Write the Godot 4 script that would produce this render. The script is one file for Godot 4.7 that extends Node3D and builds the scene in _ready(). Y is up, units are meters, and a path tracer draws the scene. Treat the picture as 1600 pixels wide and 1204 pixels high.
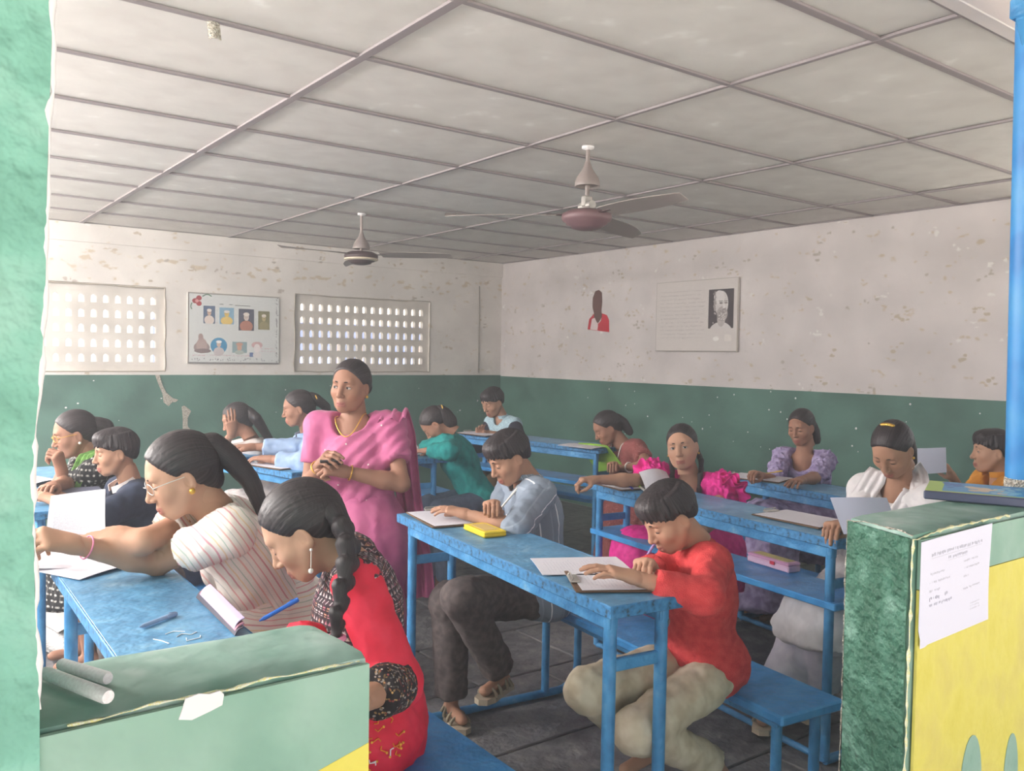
extends Node3D
# A classroom seen from outside through its open front: low painted walls, blue desks, pupils writing a test, a teacher in a pink sari.

var used := {}
var M := {}
var rng := RandomNumberGenerator.new()
var noise := FastNoiseLite.new()


# ---------------------------------------------------------------- mesh buffer
class MB:
	var v := PackedVector3Array()
	var n := PackedVector3Array()
	var u := PackedVector2Array()
	var c := PackedColorArray()
	var i := PackedInt32Array()

	func tri(a: Vector3, b: Vector3, d: Vector3, col := Color.WHITE, uvs = null):
		var nn := (b - a).cross(d - a).normalized()
		var k := v.size()
		v.append(a); v.append(b); v.append(d)
		for q in 3: n.append(nn); c.append(col)
		if uvs == null:
			for p in [a, b, d]: u.append(flat_uv(p, nn))
		else:
			for q in uvs: u.append(q)
		i.append(k); i.append(k + 2); i.append(k + 1)

	func flat_uv(p: Vector3, nn: Vector3) -> Vector2:
		var m := nn.abs()
		if m.x > m.y and m.x > m.z: return Vector2(p.z, -p.y)
		if m.y > m.z: return Vector2(p.x, p.z)
		return Vector2(p.x, -p.y)

	func quad(a: Vector3, b: Vector3, d: Vector3, e: Vector3, col := Color.WHITE, uvs = null):
		if uvs == null:
			tri(a, b, d, col); tri(a, d, e, col)
		else:
			tri(a, b, d, col, [uvs[0], uvs[1], uvs[2]]); tri(a, d, e, col, [uvs[0], uvs[2], uvs[3]])

	# box with chamfered edges
	func box(t: Transform3D, s: Vector3, ch := 0.004, col := Color.WHITE):
		var h := s * 0.5
		ch = minf(ch, minf(h.x, minf(h.y, h.z)) * 0.9)
		var P := {}
		for sx in [-1, 1]:
			for sy in [-1, 1]:
				for sz in [-1, 1]:
					var q := Vector3(sx * h.x, sy * h.y, sz * h.z)
					var w := Vector3(sx, sy, sz) * ch
					P[[sx, sy, sz]] = [t * (q - Vector3(0, w.y, w.z)), t * (q - Vector3(w.x, 0, w.z)), t * (q - Vector3(w.x, w.y, 0))]
		for ax in 3:
			for s1 in [-1, 1]:
				var k := []
				for e in [[-1, -1], [1, -1], [1, 1], [-1, 1]]:
					var key := [0, 0, 0]
					key[ax] = s1; key[(ax + 1) % 3] = e[0]; key[(ax + 2) % 3] = e[1]
					k.append(P[key][ax])
				if s1 > 0: quad(k[0], k[1], k[2], k[3], col)
				else: quad(k[3], k[2], k[1], k[0], col)
		for ax in 3:   # edges running along ax
			var b1 := (ax + 1) % 3
			var b2 := (ax + 2) % 3
			for e in [[-1, -1], [1, -1], [1, 1], [-1, 1]]:
				var k0 := [0, 0, 0]
				var k1 := [0, 0, 0]
				k0[ax] = -1; k1[ax] = 1
				k0[b1] = e[0]; k1[b1] = e[0]; k0[b2] = e[1]; k1[b2] = e[1]
				_edge(P[k0][b1], P[k1][b1], P[k1][b2], P[k0][b2], t.origin, col)
		for key in P:
			var q = P[key]
			if (q[1] - q[0]).cross(q[2] - q[0]).dot(q[0] - t.origin) > 0: tri(q[0], q[1], q[2], col)
			else: tri(q[0], q[2], q[1], col)

	func _edge(a: Vector3, b: Vector3, d: Vector3, e: Vector3, o: Vector3, col: Color):
		if (b - a).cross(d - a).dot((a + d) * 0.5 - o) > 0: quad(a, b, d, e, col)
		else: quad(e, d, b, a, col)

	func bar(a: Vector3, b: Vector3, w: float, hgt: float, ch := 0.004, up := Vector3.UP):
		var z := (b - a).normalized()
		if absf(z.dot(up)) > 0.99: up = Vector3.RIGHT
		var x := up.cross(z).normalized()
		box(Transform3D(Basis(x, z.cross(x), z), (a + b) * 0.5), Vector3(w, hgt, a.distance_to(b)), ch)

	# round pipe through points; r a number or one number per point
	func tube(p: Array, r, sides := 10, col := Color.WHITE, caps := true):
		var m := p.size()
		var ref := Vector3.UP if absf((p[1] - p[0]).normalized().y) < 0.9 else Vector3.RIGHT
		var rings := []
		var acc := 0.0
		for k in m:
			var t: Vector3 = (p[mini(k + 1, m - 1)] - p[maxi(k - 1, 0)]).normalized()
			var x := ref.cross(t).normalized()
			var y := t.cross(x)
			ref = y
			var rr: float = r if not (r is Array) else r[k]
			if k > 0: acc += p[k].distance_to(p[k - 1])
			var base := v.size()
			for s in sides + 1:
				var a := TAU * s / sides
				var dir := x * cos(a) + y * sin(a)
				v.append(p[k] + dir * rr); n.append(dir); u.append(Vector2(rr * a, acc)); c.append(col)
			rings.append(base)
		for k in m - 1:
			for s in sides:
				var a: int = rings[k] + s
				var b: int = rings[k + 1] + s
				for q in [a, b, a + 1, a + 1, b, b + 1]: i.append(q)
		if caps:
			for e in [0, m - 1]:
				var b: int = rings[e]
				var nn: Vector3 = ((p[0] - p[1]) if e == 0 else (p[m - 1] - p[m - 2])).normalized()
				var k := v.size()
				for s in sides: v.append(v[b + s]); n.append(nn); u.append(Vector2.ZERO); c.append(col)
				for s in range(1, sides - 1):
					if e == 0: i.append(k); i.append(k + s); i.append(k + s + 1)
					else: i.append(k); i.append(k + s + 1); i.append(k + s)

	# profile [(r, y)] turned round the y axis of t
	func lathe(t: Transform3D, prof: Array, sides := 24, col := Color.WHITE):
		var base := v.size()
		var m := prof.size()
		for k in m:
			var d: Vector2 = prof[mini(k + 1, m - 1)] - prof[maxi(k - 1, 0)]
			var nn := Vector2(d.y, -d.x).normalized()
			if nn == Vector2.ZERO: nn = Vector2(0, 1)
			for s in sides + 1:
				var a := TAU * s / sides
				v.append(t * Vector3(prof[k].x * cos(a), prof[k].y, prof[k].x * sin(a)))
				n.append((t.basis * Vector3(nn.x * cos(a), nn.y, nn.x * sin(a))).normalized())
				u.append(Vector2(a * 0.1, prof[k].y)); c.append(col)
		for k in m - 1:
			for s in sides:
				var a := base + k * (sides + 1) + s
				var b := a + sides + 1
				for q in [a, a + 1, b, a + 1, b + 1, b]: i.append(q)

	# a surface f(u, v), given a thickness th so that it has two faces and an edge
	func sheet(f: Callable, nu: int, nv: int, th := 0.0006, col := Color.WHITE):
		var g := []
		for b in nv + 1:
			for a in nu + 1: g.append(f.call(a / float(nu), b / float(nv)))
		var w := nu + 1
		var nn := []
		for b in nv + 1:
			for a in nu + 1:
				var du: Vector3 = g[b * w + mini(a + 1, nu)] - g[b * w + maxi(a - 1, 0)]
				var dv: Vector3 = g[mini(b + 1, nv) * w + a] - g[maxi(b - 1, 0) * w + a]
				nn.append(du.cross(dv).normalized())
		for side in 2:
			var base := v.size()
			for b in nv + 1:
				for a in nu + 1:
					var k := b * w + a
					var s := 1.0 if side == 0 else -1.0
					v.append(g[k] + nn[k] * (th * 0.5 * s)); n.append(nn[k] * s); u.append(Vector2(a / float(nu), 1.0 - b / float(nv))); c.append(col)
			for b in nv:
				for a in nu:
					var k := base + b * w + a
					if side == 0: for q in [k, k + w, k + 1, k + 1, k + w, k + w + 1]: i.append(q)
					else: for q in [k, k + 1, k + w, k + 1, k + w + 1, k + w]: i.append(q)
		var rim := []
		for a in nu: rim.append([a, a + 1])
		for b in nv: rim.append([b * w + nu, (b + 1) * w + nu])
		for a in nu: rim.append([nv * w + nu - a, nv * w + nu - a - 1])
		for b in nv: rim.append([(nv - b) * w, (nv - b - 1) * w])
		for e in rim:
			var p: Vector3 = g[e[0]]
			var q: Vector3 = g[e[1]]
			var h0: Vector3 = nn[e[0]] * th * 0.5
			var h1: Vector3 = nn[e[1]] * th * 0.5
			quad(p - h0, q - h1, q + h1, p + h0, col, [Vector2(.01, .01), Vector2(.01, .01), Vector2(.01, .01), Vector2(.01, .01)])

	func ball(t: Transform3D, col := Color.WHITE, sides := 12, rows := 8):
		var base := v.size()
		for b in rows + 1:
			for a in sides + 1:
				var el := PI * (b / float(rows) - 0.5)
				var az := TAU * a / sides
				var p := Vector3(cos(el) * cos(az), sin(el), cos(el) * sin(az))
				v.append(t * p); n.append((t.basis.inverse().transposed() * p).normalized()); u.append(Vector2(az, el) * 0.02); c.append(col)
		for b in rows:
			for a in sides:
				var k := base + b * (sides + 1) + a
				for q in [k, k + 1, k + sides + 1, k + 1, k + sides + 2, k + sides + 1]: i.append(q)

	# outline (x, y), counter-clockwise, pushed out along z of t by depth
	func prism(t: Transform3D, poly: PackedVector2Array, depth: float, col := Color.WHITE):
		var idx := Geometry2D.triangulate_polygon(poly)
		if Geometry2D.is_polygon_clockwise(poly):
			poly.reverse(); idx = Geometry2D.triangulate_polygon(poly)
		for k in range(0, idx.size(), 3):
			var q := [poly[idx[k]], poly[idx[k + 1]], poly[idx[k + 2]]]
			if (q[1] - q[0]).cross(q[2] - q[0]) < 0: q = [q[0], q[2], q[1]]
			tri(t * V3(q[0], depth), t * V3(q[1], depth), t * V3(q[2], depth), col, [q[0], q[1], q[2]])
			tri(t * V3(q[0], 0), t * V3(q[2], 0), t * V3(q[1], 0), col, [q[0], q[2], q[1]])
		for k in poly.size():
			var p := poly[k]
			var q2 := poly[(k + 1) % poly.size()]
			quad(t * V3(p, 0), t * V3(q2, 0), t * V3(q2, depth), t * V3(p, depth), col)

	func V3(p: Vector2, z: float) -> Vector3:
		return Vector3(p.x, p.y, z)

	func add(m: MB, t := Transform3D.IDENTITY, col = null):
		var base := v.size()
		v.append_array(t * m.v)
		var nb := t.basis.inverse().transposed()
		for q in m.n: n.append((nb * q).normalized())
		u.append_array(m.u)
		if col == null: c.append_array(m.c)
		else:
			for q in m.v.size(): c.append(col)
		for q in m.i: i.append(base + q)

	func mesh() -> ArrayMesh:
		var a := []
		a.resize(Mesh.ARRAY_MAX)
		a[Mesh.ARRAY_VERTEX] = v; a[Mesh.ARRAY_NORMAL] = n; a[Mesh.ARRAY_TEX_UV] = u; a[Mesh.ARRAY_COLOR] = c; a[Mesh.ARRAY_INDEX] = i
		var m := ArrayMesh.new()
		m.add_surface_from_arrays(Mesh.PRIMITIVE_TRIANGLES, a)
		return m


# ---------------------------------------------------------------- smooth distance fields meshed as surface nets
class Field:
	var o: Vector3
	var h: float
	var nx: int
	var ny: int
	var nz: int
	var d := PackedFloat32Array()

	func _init(lo: Vector3, hi: Vector3, cell: float):
		o = lo; h = cell
		nx = int((hi.x - lo.x) / h) + 2; ny = int((hi.y - lo.y) / h) + 2; nz = int((hi.z - lo.z) / h) + 2
		d.resize(nx * ny * nz); d.fill(9.0)

	func rng3(lo: Vector3, hi: Vector3) -> Array:
		var a := (lo - o) / h
		var b := (hi - o) / h
		return [maxi(0, int(floor(a.x))), mini(nx - 1, int(ceil(b.x))), maxi(0, int(floor(a.y))), mini(ny - 1, int(ceil(b.y))), maxi(0, int(floor(a.z))), mini(nz - 1, int(ceil(b.z)))]

	# tapered capsule, thinner by s along the axis f; cap: 1 = cut flat at b; sub = carve
	func cap(a: Vector3, b: Vector3, ra: float, rb: float, k := 0.02, f := Vector3.ZERO, s := 1.0, flat := 0, sub := false):
		var m := maxf(ra, rb) + k + h * 2.5
		var w := Vector3(m, m, m)
		var r := rng3(a.min(b) - w, a.max(b) + w)
		var ab := b - a
		var l2 := maxf(ab.length_squared(), 1e-9)
		var abn := ab / sqrt(l2)
		var dr := rb - ra
		var s1 := s - 1.0
		for z in range(r[4], r[5] + 1):
			for y in range(r[2], r[3] + 1):
				var j: int = (z * ny + y) * nx
				for x in range(r[0], r[1] + 1):
					var p := Vector3(o.x + x * h, o.y + y * h, o.z + z * h) - a
					var t := clampf(p.dot(ab) / l2, 0.0, 1.0)
					var q := p - ab * t
					if s1 != 0.0: q += f * (q.dot(f) * s1)
					var e := q.length() - (ra + dr * t)
					if flat & 1: e = maxf(e, (p - ab).dot(abn))
					if flat & 2: e = maxf(e, -p.dot(abn))
					var old := d[j + x]
					if sub:
						e = -e
						if e > old - k:
							var g := maxf(k - absf(e - old), 0.0)
							d[j + x] = maxf(e, old) + g * g * 0.25 / k
					elif e < old + k:
						var g2 := maxf(k - absf(e - old), 0.0)
						d[j + x] = minf(e, old) - g2 * g2 * 0.25 / k

	# ellipsoid with axes B (columns) and radii r
	func ell(cc: Vector3, B: Basis, r: Vector3, k := 0.02, sub := false):
		var m := maxf(r.x, maxf(r.y, r.z)) + k + h * 2.5
		var w := Vector3(m, m, m)
		var g := rng3(cc - w, cc + w)
		var bx := B.x / r.x
		var by := B.y / r.y
		var bz := B.z / r.z
		var rm := minf(r.x, minf(r.y, r.z))
		for z in range(g[4], g[5] + 1):
			for y in range(g[2], g[3] + 1):
				var j: int = (z * ny + y) * nx
				for x in range(g[0], g[1] + 1):
					var p := Vector3(o.x + x * h, o.y + y * h, o.z + z * h) - cc
					var q := Vector3(p.dot(bx), p.dot(by), p.dot(bz))
					var k0 := q.length()
					var q2 := Vector3(q.x / r.x, q.y / r.y, q.z / r.z).length()
					var e := k0 * (k0 - 1.0) / q2 if q2 > 1e-6 else -rm
					var old := d[j + x]
					if sub:
						e = -e
						if e > old - k:
							var g1 := maxf(k - absf(e - old), 0.0)
							d[j + x] = maxf(e, old) + g1 * g1 * 0.25 / k
					elif e < old + k:
						var g2 := maxf(k - absf(e - old), 0.0)
						d[j + x] = minf(e, old) - g2 * g2 * 0.25 / k

	# keep what lies on the negative side of the plane
	func clip(p0: Vector3, nn: Vector3, k := 0.0001):
		for z in nz:
			for y in ny:
				var j: int = (z * ny + y) * nx
				for x in nx:
					var old := d[j + x]
					if old < 1.0:
						var e := (Vector3(o.x + x * h, o.y + y * h, o.z + z * h) - p0).dot(nn)
						if e > old - k:
							var g := maxf(k - absf(e - old), 0.0)
							d[j + x] = maxf(e, old) + g * g * 0.25 / k

	func net() -> MB:
		var mb := MB.new()
		var at := PackedInt32Array()
		at.resize(d.size()); at.fill(-1)
		var sx := 1
		var sy := nx
		var sz := nx * ny
		var lim := h * 4.0
		var offs := [0, sx, sy, sx + sy, sz, sx + sz, sy + sz, sx + sy + sz]
		for z in nz - 1:
			for y in ny - 1:
				var j: int = (z * ny + y) * nx
				for x in nx - 1:
					var k := j + x
					var d0 := d[k]
					if d0 > lim or d0 < -lim: continue
					var d1 := d[k + 1]
					var d2 := d[k + sy]
					var d3 := d[k + sy + 1]
					var d4 := d[k + sz]
					var d5 := d[k + sz + 1]
					var d6 := d[k + sz + sy]
					var d7 := d[k + sz + sy + 1]
					var s := int(d0 < 0) + int(d1 < 0) + int(d2 < 0) + int(d3 < 0) + int(d4 < 0) + int(d5 < 0) + int(d6 < 0) + int(d7 < 0)
					if s == 0 or s == 8: continue
					var q := Vector3.ZERO
					var c := 0
					if (d0 < 0) != (d1 < 0): q += Vector3(d0 / (d0 - d1), 0, 0); c += 1
					if (d2 < 0) != (d3 < 0): q += Vector3(d2 / (d2 - d3), 1, 0); c += 1
					if (d4 < 0) != (d5 < 0): q += Vector3(d4 / (d4 - d5), 0, 1); c += 1
					if (d6 < 0) != (d7 < 0): q += Vector3(d6 / (d6 - d7), 1, 1); c += 1
					if (d0 < 0) != (d2 < 0): q += Vector3(0, d0 / (d0 - d2), 0); c += 1
					if (d1 < 0) != (d3 < 0): q += Vector3(1, d1 / (d1 - d3), 0); c += 1
					if (d4 < 0) != (d6 < 0): q += Vector3(0, d4 / (d4 - d6), 1); c += 1
					if (d5 < 0) != (d7 < 0): q += Vector3(1, d5 / (d5 - d7), 1); c += 1
					if (d0 < 0) != (d4 < 0): q += Vector3(0, 0, d0 / (d0 - d4)); c += 1
					if (d1 < 0) != (d5 < 0): q += Vector3(1, 0, d1 / (d1 - d5)); c += 1
					if (d2 < 0) != (d6 < 0): q += Vector3(0, 1, d2 / (d2 - d6)); c += 1
					if (d3 < 0) != (d7 < 0): q += Vector3(1, 1, d3 / (d3 - d7)); c += 1
					at[k] = mb.v.size()
					mb.v.append(o + (Vector3(x, y, z) + q / c) * h)
					mb.n.append(Vector3(d1 + d3 + d5 + d7 - d0 - d2 - d4 - d6, d2 + d3 + d6 + d7 - d0 - d1 - d4 - d5, d4 + d5 + d6 + d7 - d0 - d1 - d2 - d3).normalized())
		for z in range(1, nz - 1):
			for y in range(1, ny - 1):
				var j: int = (z * ny + y) * nx
				for x in range(1, nx - 1):
					var k := j + x
					if at[k] < 0: continue
					var ins := d[k] < 0
					for ax in 3:
						var st: int = [sx, sy, sz][ax]
						if (d[k + st] < 0) == ins: continue
						var s1: int = [sy, sz, sx][ax]
						var s2: int = [sz, sx, sy][ax]
						var a := at[k]
						var b := at[k - s1]
						var e := at[k - s1 - s2]
						var f := at[k - s2]
						if b < 0 or e < 0 or f < 0: continue
						if ins: for q in [a, f, b, b, f, e]: mb.i.append(q)
						else: for q in [a, b, f, b, e, f]: mb.i.append(q)
		mb.u.resize(mb.v.size())
		mb.c.resize(mb.v.size()); mb.c.fill(Color.WHITE)
		return mb


# ---------------------------------------------------------------- naming
func numbered(called: String) -> String:
	used[called] = used.get(called, -1) + 1
	return called if used[called] == 0 else "%s_%03d" % [called, used[called]]

func tag(o: Node3D, label: String, category: String, group := "") -> Node3D:
	o.set_meta("label", label); o.set_meta("category", category)
	if group: o.set_meta("group", group)
	return o

func thing(called: String, label: String, category: String, at := Vector3.ZERO, turn := 0.0, group := "") -> Node3D:
	var o := Node3D.new()
	o.name = numbered(called); add_child(o)
	o.position = at; o.rotation.y = turn
	return tag(o, label, category, group)

func part(called: String, mb, mat: Material, to: Node) -> MeshInstance3D:
	var o := MeshInstance3D.new()
	o.mesh = mb.mesh() if mb is MB else mb
	o.material_override = mat
	o.name = called if to != self else numbered(called)
	to.add_child(o, true)
	return o

func solo(called: String, mb, mat: Material, label: String, category: String, group := "", at := Transform3D.IDENTITY) -> MeshInstance3D:
	var o := part(called, mb, mat, self)
	o.transform = at
	tag(o, label, category, group)
	return o

func struct(called: String, mb, mat: Material, label := "", to: Node = self) -> MeshInstance3D:
	var o := part(called, mb, mat, to)
	if to == self:
		o.set_meta("kind", "structure")
		if label: o.set_meta("label", label)
	return o


# ---------------------------------------------------------------- materials
func mat(rgb, rough := 0.8, metal := 0.0) -> StandardMaterial3D:
	var m := StandardMaterial3D.new()
	m.albedo_color = rgb if rgb is Color else Color8(rgb[0], rgb[1], rgb[2])
	m.roughness = rough; m.metallic = metal
	return m

func ntex(freq: float, cols: Array, at: Array, sd := 1, oct := 4, size := 384, kind := FastNoiseLite.TYPE_SIMPLEX_SMOOTH) -> NoiseTexture2D:
	var t := NoiseTexture2D.new()
	t.width = size; t.height = size; t.seamless = true; t.generate_mipmaps = false
	var f := FastNoiseLite.new()
	f.noise_type = kind; f.frequency = freq; f.fractal_octaves = oct; f.seed = sd
	t.noise = f
	if cols.size():
		var g := Gradient.new()
		g.offsets = PackedFloat32Array(at)
		var pc := PackedColorArray()
		for q in cols: pc.append(q if q is Color else Color8(q[0], q[1], q[2]))
		g.colors = pc
		t.color_ramp = g
	return t

# a surface whose colour wanders between cols, laid on all three planes; per = metres the texture covers
func tri_mat(cols: Array, at: Array, per := 1.0, freq := 0.01, rough := 0.8, sd := 1, oct := 4, bump := 0.0, bfreq := 0.05, bper := 0.0) -> StandardMaterial3D:
	var m := mat([255, 255, 255], rough)
	m.albedo_texture = ntex(freq, cols, at, sd, oct)
	m.uv1_triplanar = true; m.uv1_world_triplanar = false
	m.uv1_scale = Vector3.ONE / per
	m.uv1_triplanar_sharpness = 4.0
	if bump > 0.0:
		m.heightmap_enabled = true
		m.heightmap_texture = ntex(bfreq, [], [], sd + 7, 4)
		m.heightmap_scale = bump
	return m

func img_mat(im: Image, rough := 0.8) -> StandardMaterial3D:
	var m := mat([255, 255, 255], rough)
	m.albedo_texture = ImageTexture.create_from_image(im)
	return m

func new_img(w: int, h: int, rgb: Array) -> Image:
	var im := Image.create_empty(w, h, false, Image.FORMAT_RGB8)
	im.fill(Color8(rgb[0], rgb[1], rgb[2]))
	return im

func disc(im: Image, x: float, y: float, rx: float, ry: float, rgb: Array):
	var cl := Color8(rgb[0], rgb[1], rgb[2])
	for j in range(maxi(0, int(y - ry)), mini(im.get_height(), int(y + ry) + 1)):
		for k in range(maxi(0, int(x - rx)), mini(im.get_width(), int(x + rx) + 1)):
			if pow((k + .5 - x) / rx, 2) + pow((j + .5 - y) / ry, 2) <= 1.0: im.set_pixel(k, j, cl)

func rect(im: Image, x: float, y: float, w: float, h: float, rgb: Array):
	im.fill_rect(Rect2i(int(x), int(y), int(w), int(h)), Color8(rgb[0], rgb[1], rgb[2]))

func scribble(im: Image, x: float, y: float, w: float, h: float, rgb: Array):   # a line of words too small to read
	var px := x
	while px < x + w:
		var ww := rng.randf_range(2, 6)
		if rng.randf() > 0.18: rect(im, px, y + rng.randf_range(0, h * .3), ww, h * rng.randf_range(.5, .9), rgb)
		px += ww + 1


# ================================================================ scene
func _ready():
	rng.seed = 7
	noise.seed = 3; noise.frequency = 1.0; noise.fractal_octaves = 3
	# --- camera, sky, sun, exposure
	var cam := Camera3D.new()
	cam.name = "camera"
	cam.transform = Transform3D(Basis(Vector3(.80116, .01734, .59820), Vector3(.00678, .99925, -.03804), Vector3(-.59841, .03453, .80045)).orthonormalized(), Vector3(-5.5616, 1.45, 7.6558))
	cam.fov = 48.537; cam.near = 0.05; cam.far = 200.0
	add_child(cam); cam.current = true
	var env := Environment.new()
	env.background_mode = Environment.BG_SKY
	var sky := Sky.new()
	var sm := ProceduralSkyMaterial.new()
	sm.sky_top_color = Color8(205, 218, 235); sm.sky_horizon_color = Color8(246, 248, 250); sm.sky_curve = 0.2
	sm.ground_horizon_color = Color8(225, 222, 215); sm.ground_bottom_color = Color8(190, 185, 175)
	sm.sky_energy_multiplier = 1.3
	sky.sky_material = sm
	env.sky = sky
	env.tonemap_mode = Environment.TONE_MAPPER_LINEAR
	env.tonemap_exposure = 1.22
	env.sdfgi_enabled = true; env.ssao_enabled = true; env.ssil_enabled = true
	var we := WorldEnvironment.new()
	we.name = "environment"; we.environment = env; add_child(we)
	env.fog_enabled = true; env.fog_light_color = Color(1, 1, 1); env.fog_density = 0.035
	var sun := DirectionalLight3D.new()
	sun.name = "sun"; sun.light_energy = 7.0; sun.light_color = Color(1.0, .98, .95); sun.light_angular_distance = 8.0; sun.shadow_enabled = true
	sun.rotation_degrees = Vector3(-62, 25, 0); add_child(sun)
	var lamp_energy := 3.0       # each bulb of the tube lights in room()
	M.lamp_energy = lamp_energy
	materials()
	room()
	desks()
	templates()
	people()
	props()


func stain_img(w: int, hh: int, base: Array, sd: int, bands: Array, scars := 60) -> Image:
	# distempered wall: faint patches, ochre flakes inside bands [v0, v1, strength], hair cracks
	var im := new_img(w, hh, base)
	var f := FastNoiseLite.new()
	f.seed = sd; f.frequency = 0.012; f.fractal_octaves = 4
	var g := FastNoiseLite.new()
	g.seed = sd + 1; g.frequency = 0.045; g.fractal_octaves = 4
	var b := Color8(base[0], base[1], base[2])
	for y in hh:
		var st := 0.0
		for k in bands:
			if y > k[0] * hh and y < k[1] * hh: st = maxf(st, k[2] * sin(PI * (y / float(hh) - k[0]) / (k[1] - k[0])))
		for x in w:
			var n := f.get_noise_2d(x, y)
			var cl := b * (1.0 + n * 0.07)
			var m := g.get_noise_2d(x, y * 1.7)
			if m > 0.46 - st: cl = cl.lerp(Color8(190, 168, 134), clampf((m - 0.46 + st) * 4.0, 0, 0.55))
			im.set_pixel(x, y, cl)
	for k in scars:
		var x := rng.randf() * w
		var y := rng.randf() * hh
		var cl: Array = [[184, 174, 164], [232, 228, 224], [192, 178, 160]][rng.randi() % 3]
		for q in rng.randi_range(1, 5): disc(im, x + rng.randfn() * 4, y + rng.randfn() * 3, rng.randf_range(.8, 3.2), rng.randf_range(.6, 2.0), cl)
	return im


func materials():
	M.white_back = img_mat(stain_img(1024, 220, [224, 218, 212], 5, [[.20, .36, .20]], 110), .9)
	M.white_right = img_mat(stain_img(1024, 220, [216, 208, 206], 15, [[.1, .35, .03]], 150), .9)
	M.white = tri_mat([[205, 198, 190], [222, 215, 207]], [.3, .7], 1.5, .01, .9, 4)
	M.dado = tri_mat([[70, 106, 95], [79, 117, 105], [88, 128, 115]], [.25, .5, .8], 2.0, .008, .6, 6, 5, .4, .03)
	M.green = tri_mat([[104, 150, 132], [142, 178, 164], [160, 192, 180], [204, 218, 210]], [.15, .45, .75, .98], .8, .010, .66, 8, 4, .25, .03)
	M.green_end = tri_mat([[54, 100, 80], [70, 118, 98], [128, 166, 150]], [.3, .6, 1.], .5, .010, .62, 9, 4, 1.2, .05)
	M.green_front = tri_mat([[136, 176, 158], [148, 186, 168], [158, 192, 176]], [.2, .5, .8], 1.2, .012, .7, 10, 4, .5, .04)
	M.mint = tri_mat([[124, 182, 162], [136, 196, 176], [154, 206, 188]], [.2, .5, .85], .45, .01, .75, 12, 4, .6, .03)
	M.yellow = tri_mat([[226, 214, 92], [232, 221, 106], [224, 210, 110]], [.2, .5, .85], 1.0, .012, .7, 13, 4, .4, .05)
	M.flake = tri_mat([[236, 230, 150], [240, 240, 232], [214, 224, 150]], [.3, .55, .8], .12, .05, .9, 14)
	M.plaster = tri_mat([[196, 186, 170], [232, 226, 214]], [.3, .7], .2, .03, .95, 16, 4, 1.5, .06)
	M.white_edge = mat([244, 240, 240], .9)
	M.panel = []
	for k in 4: M.panel.append(tri_mat([[212, 206, 201], [218, 213, 208], [223, 218, 213], [238, 235, 231]], [.1, .45, .8, 1.], 1.4 - k * .13, .012, .85, 30 + k, 4))
	M.tbar = mat([150, 140, 142], .55)
	M.slab = []
	for k in 5: M.slab.append(tri_mat([[84 + k * 3, 83 + k * 3, 86 + k * 3], [102 + k * 3, 101 + k * 3, 104 + k * 3], [120, 118, 118], [142, 140, 136]], [.2, .5, .75, 1.], .8, .018, .55, 40 + k, 5, .5, .05))
	M.grout = mat([140, 136, 130], .95)
	M.blue = tri_mat([[58, 128, 182], [70, 144, 198], [84, 156, 208], [132, 180, 212]], [.2, .5, .78, 1.], .8, .02, .42, 50, 5, .25, .08)
	M.blue_top = tri_mat([[80, 134, 174], [90, 148, 188], [104, 160, 198], [148, 184, 206]], [.2, .45, .7, 1.], .9, .018, .38, 52, 5, .25, .07)
	M.blue_seat = tri_mat([[58, 138, 204], [68, 154, 222], [84, 164, 226]], [.2, .5, .8], .8, .016, .35, 53, 4, .2, .07)
	M.wood_edge = tri_mat([[40, 62, 78], [52, 112, 158], [60, 130, 184], [84, 146, 190]], [.12, .30, .6, .9], .3, .03, .6, 54)
	M.roof = mat([74, 42, 36], .9)
	M.concrete = tri_mat([[186, 180, 170], [204, 198, 188]], [.3, .7], 3.0, .01, .9, 60)
	M.fan_grey = mat([150, 138, 134], .45)
	M.fan_dark = mat([84, 66, 68], .45)
	M.fan_cream = mat([214, 200, 178], .4)
	M.steel = mat([200, 196, 190], .3, .6)
	M.paper = mat([220, 218, 228], .8)
	M.chalk = tri_mat([[240, 236, 238], [250, 248, 250]], [.3, .7], .1, .05, .95, 61)
	M.black = mat([28, 26, 28], .5)
	M.gold = mat([222, 176, 82], .3, .7)


func bx(mb: MB, x0: float, x1: float, y0: float, y1: float, z0: float, z1: float, ch := 0.004):
	mb.box(Transform3D(Basis.IDENTITY, Vector3((x0 + x1) / 2, (y0 + y1) / 2, (z0 + z1) / 2)), Vector3(x1 - x0, y1 - y0, z1 - z0), ch)


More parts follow.
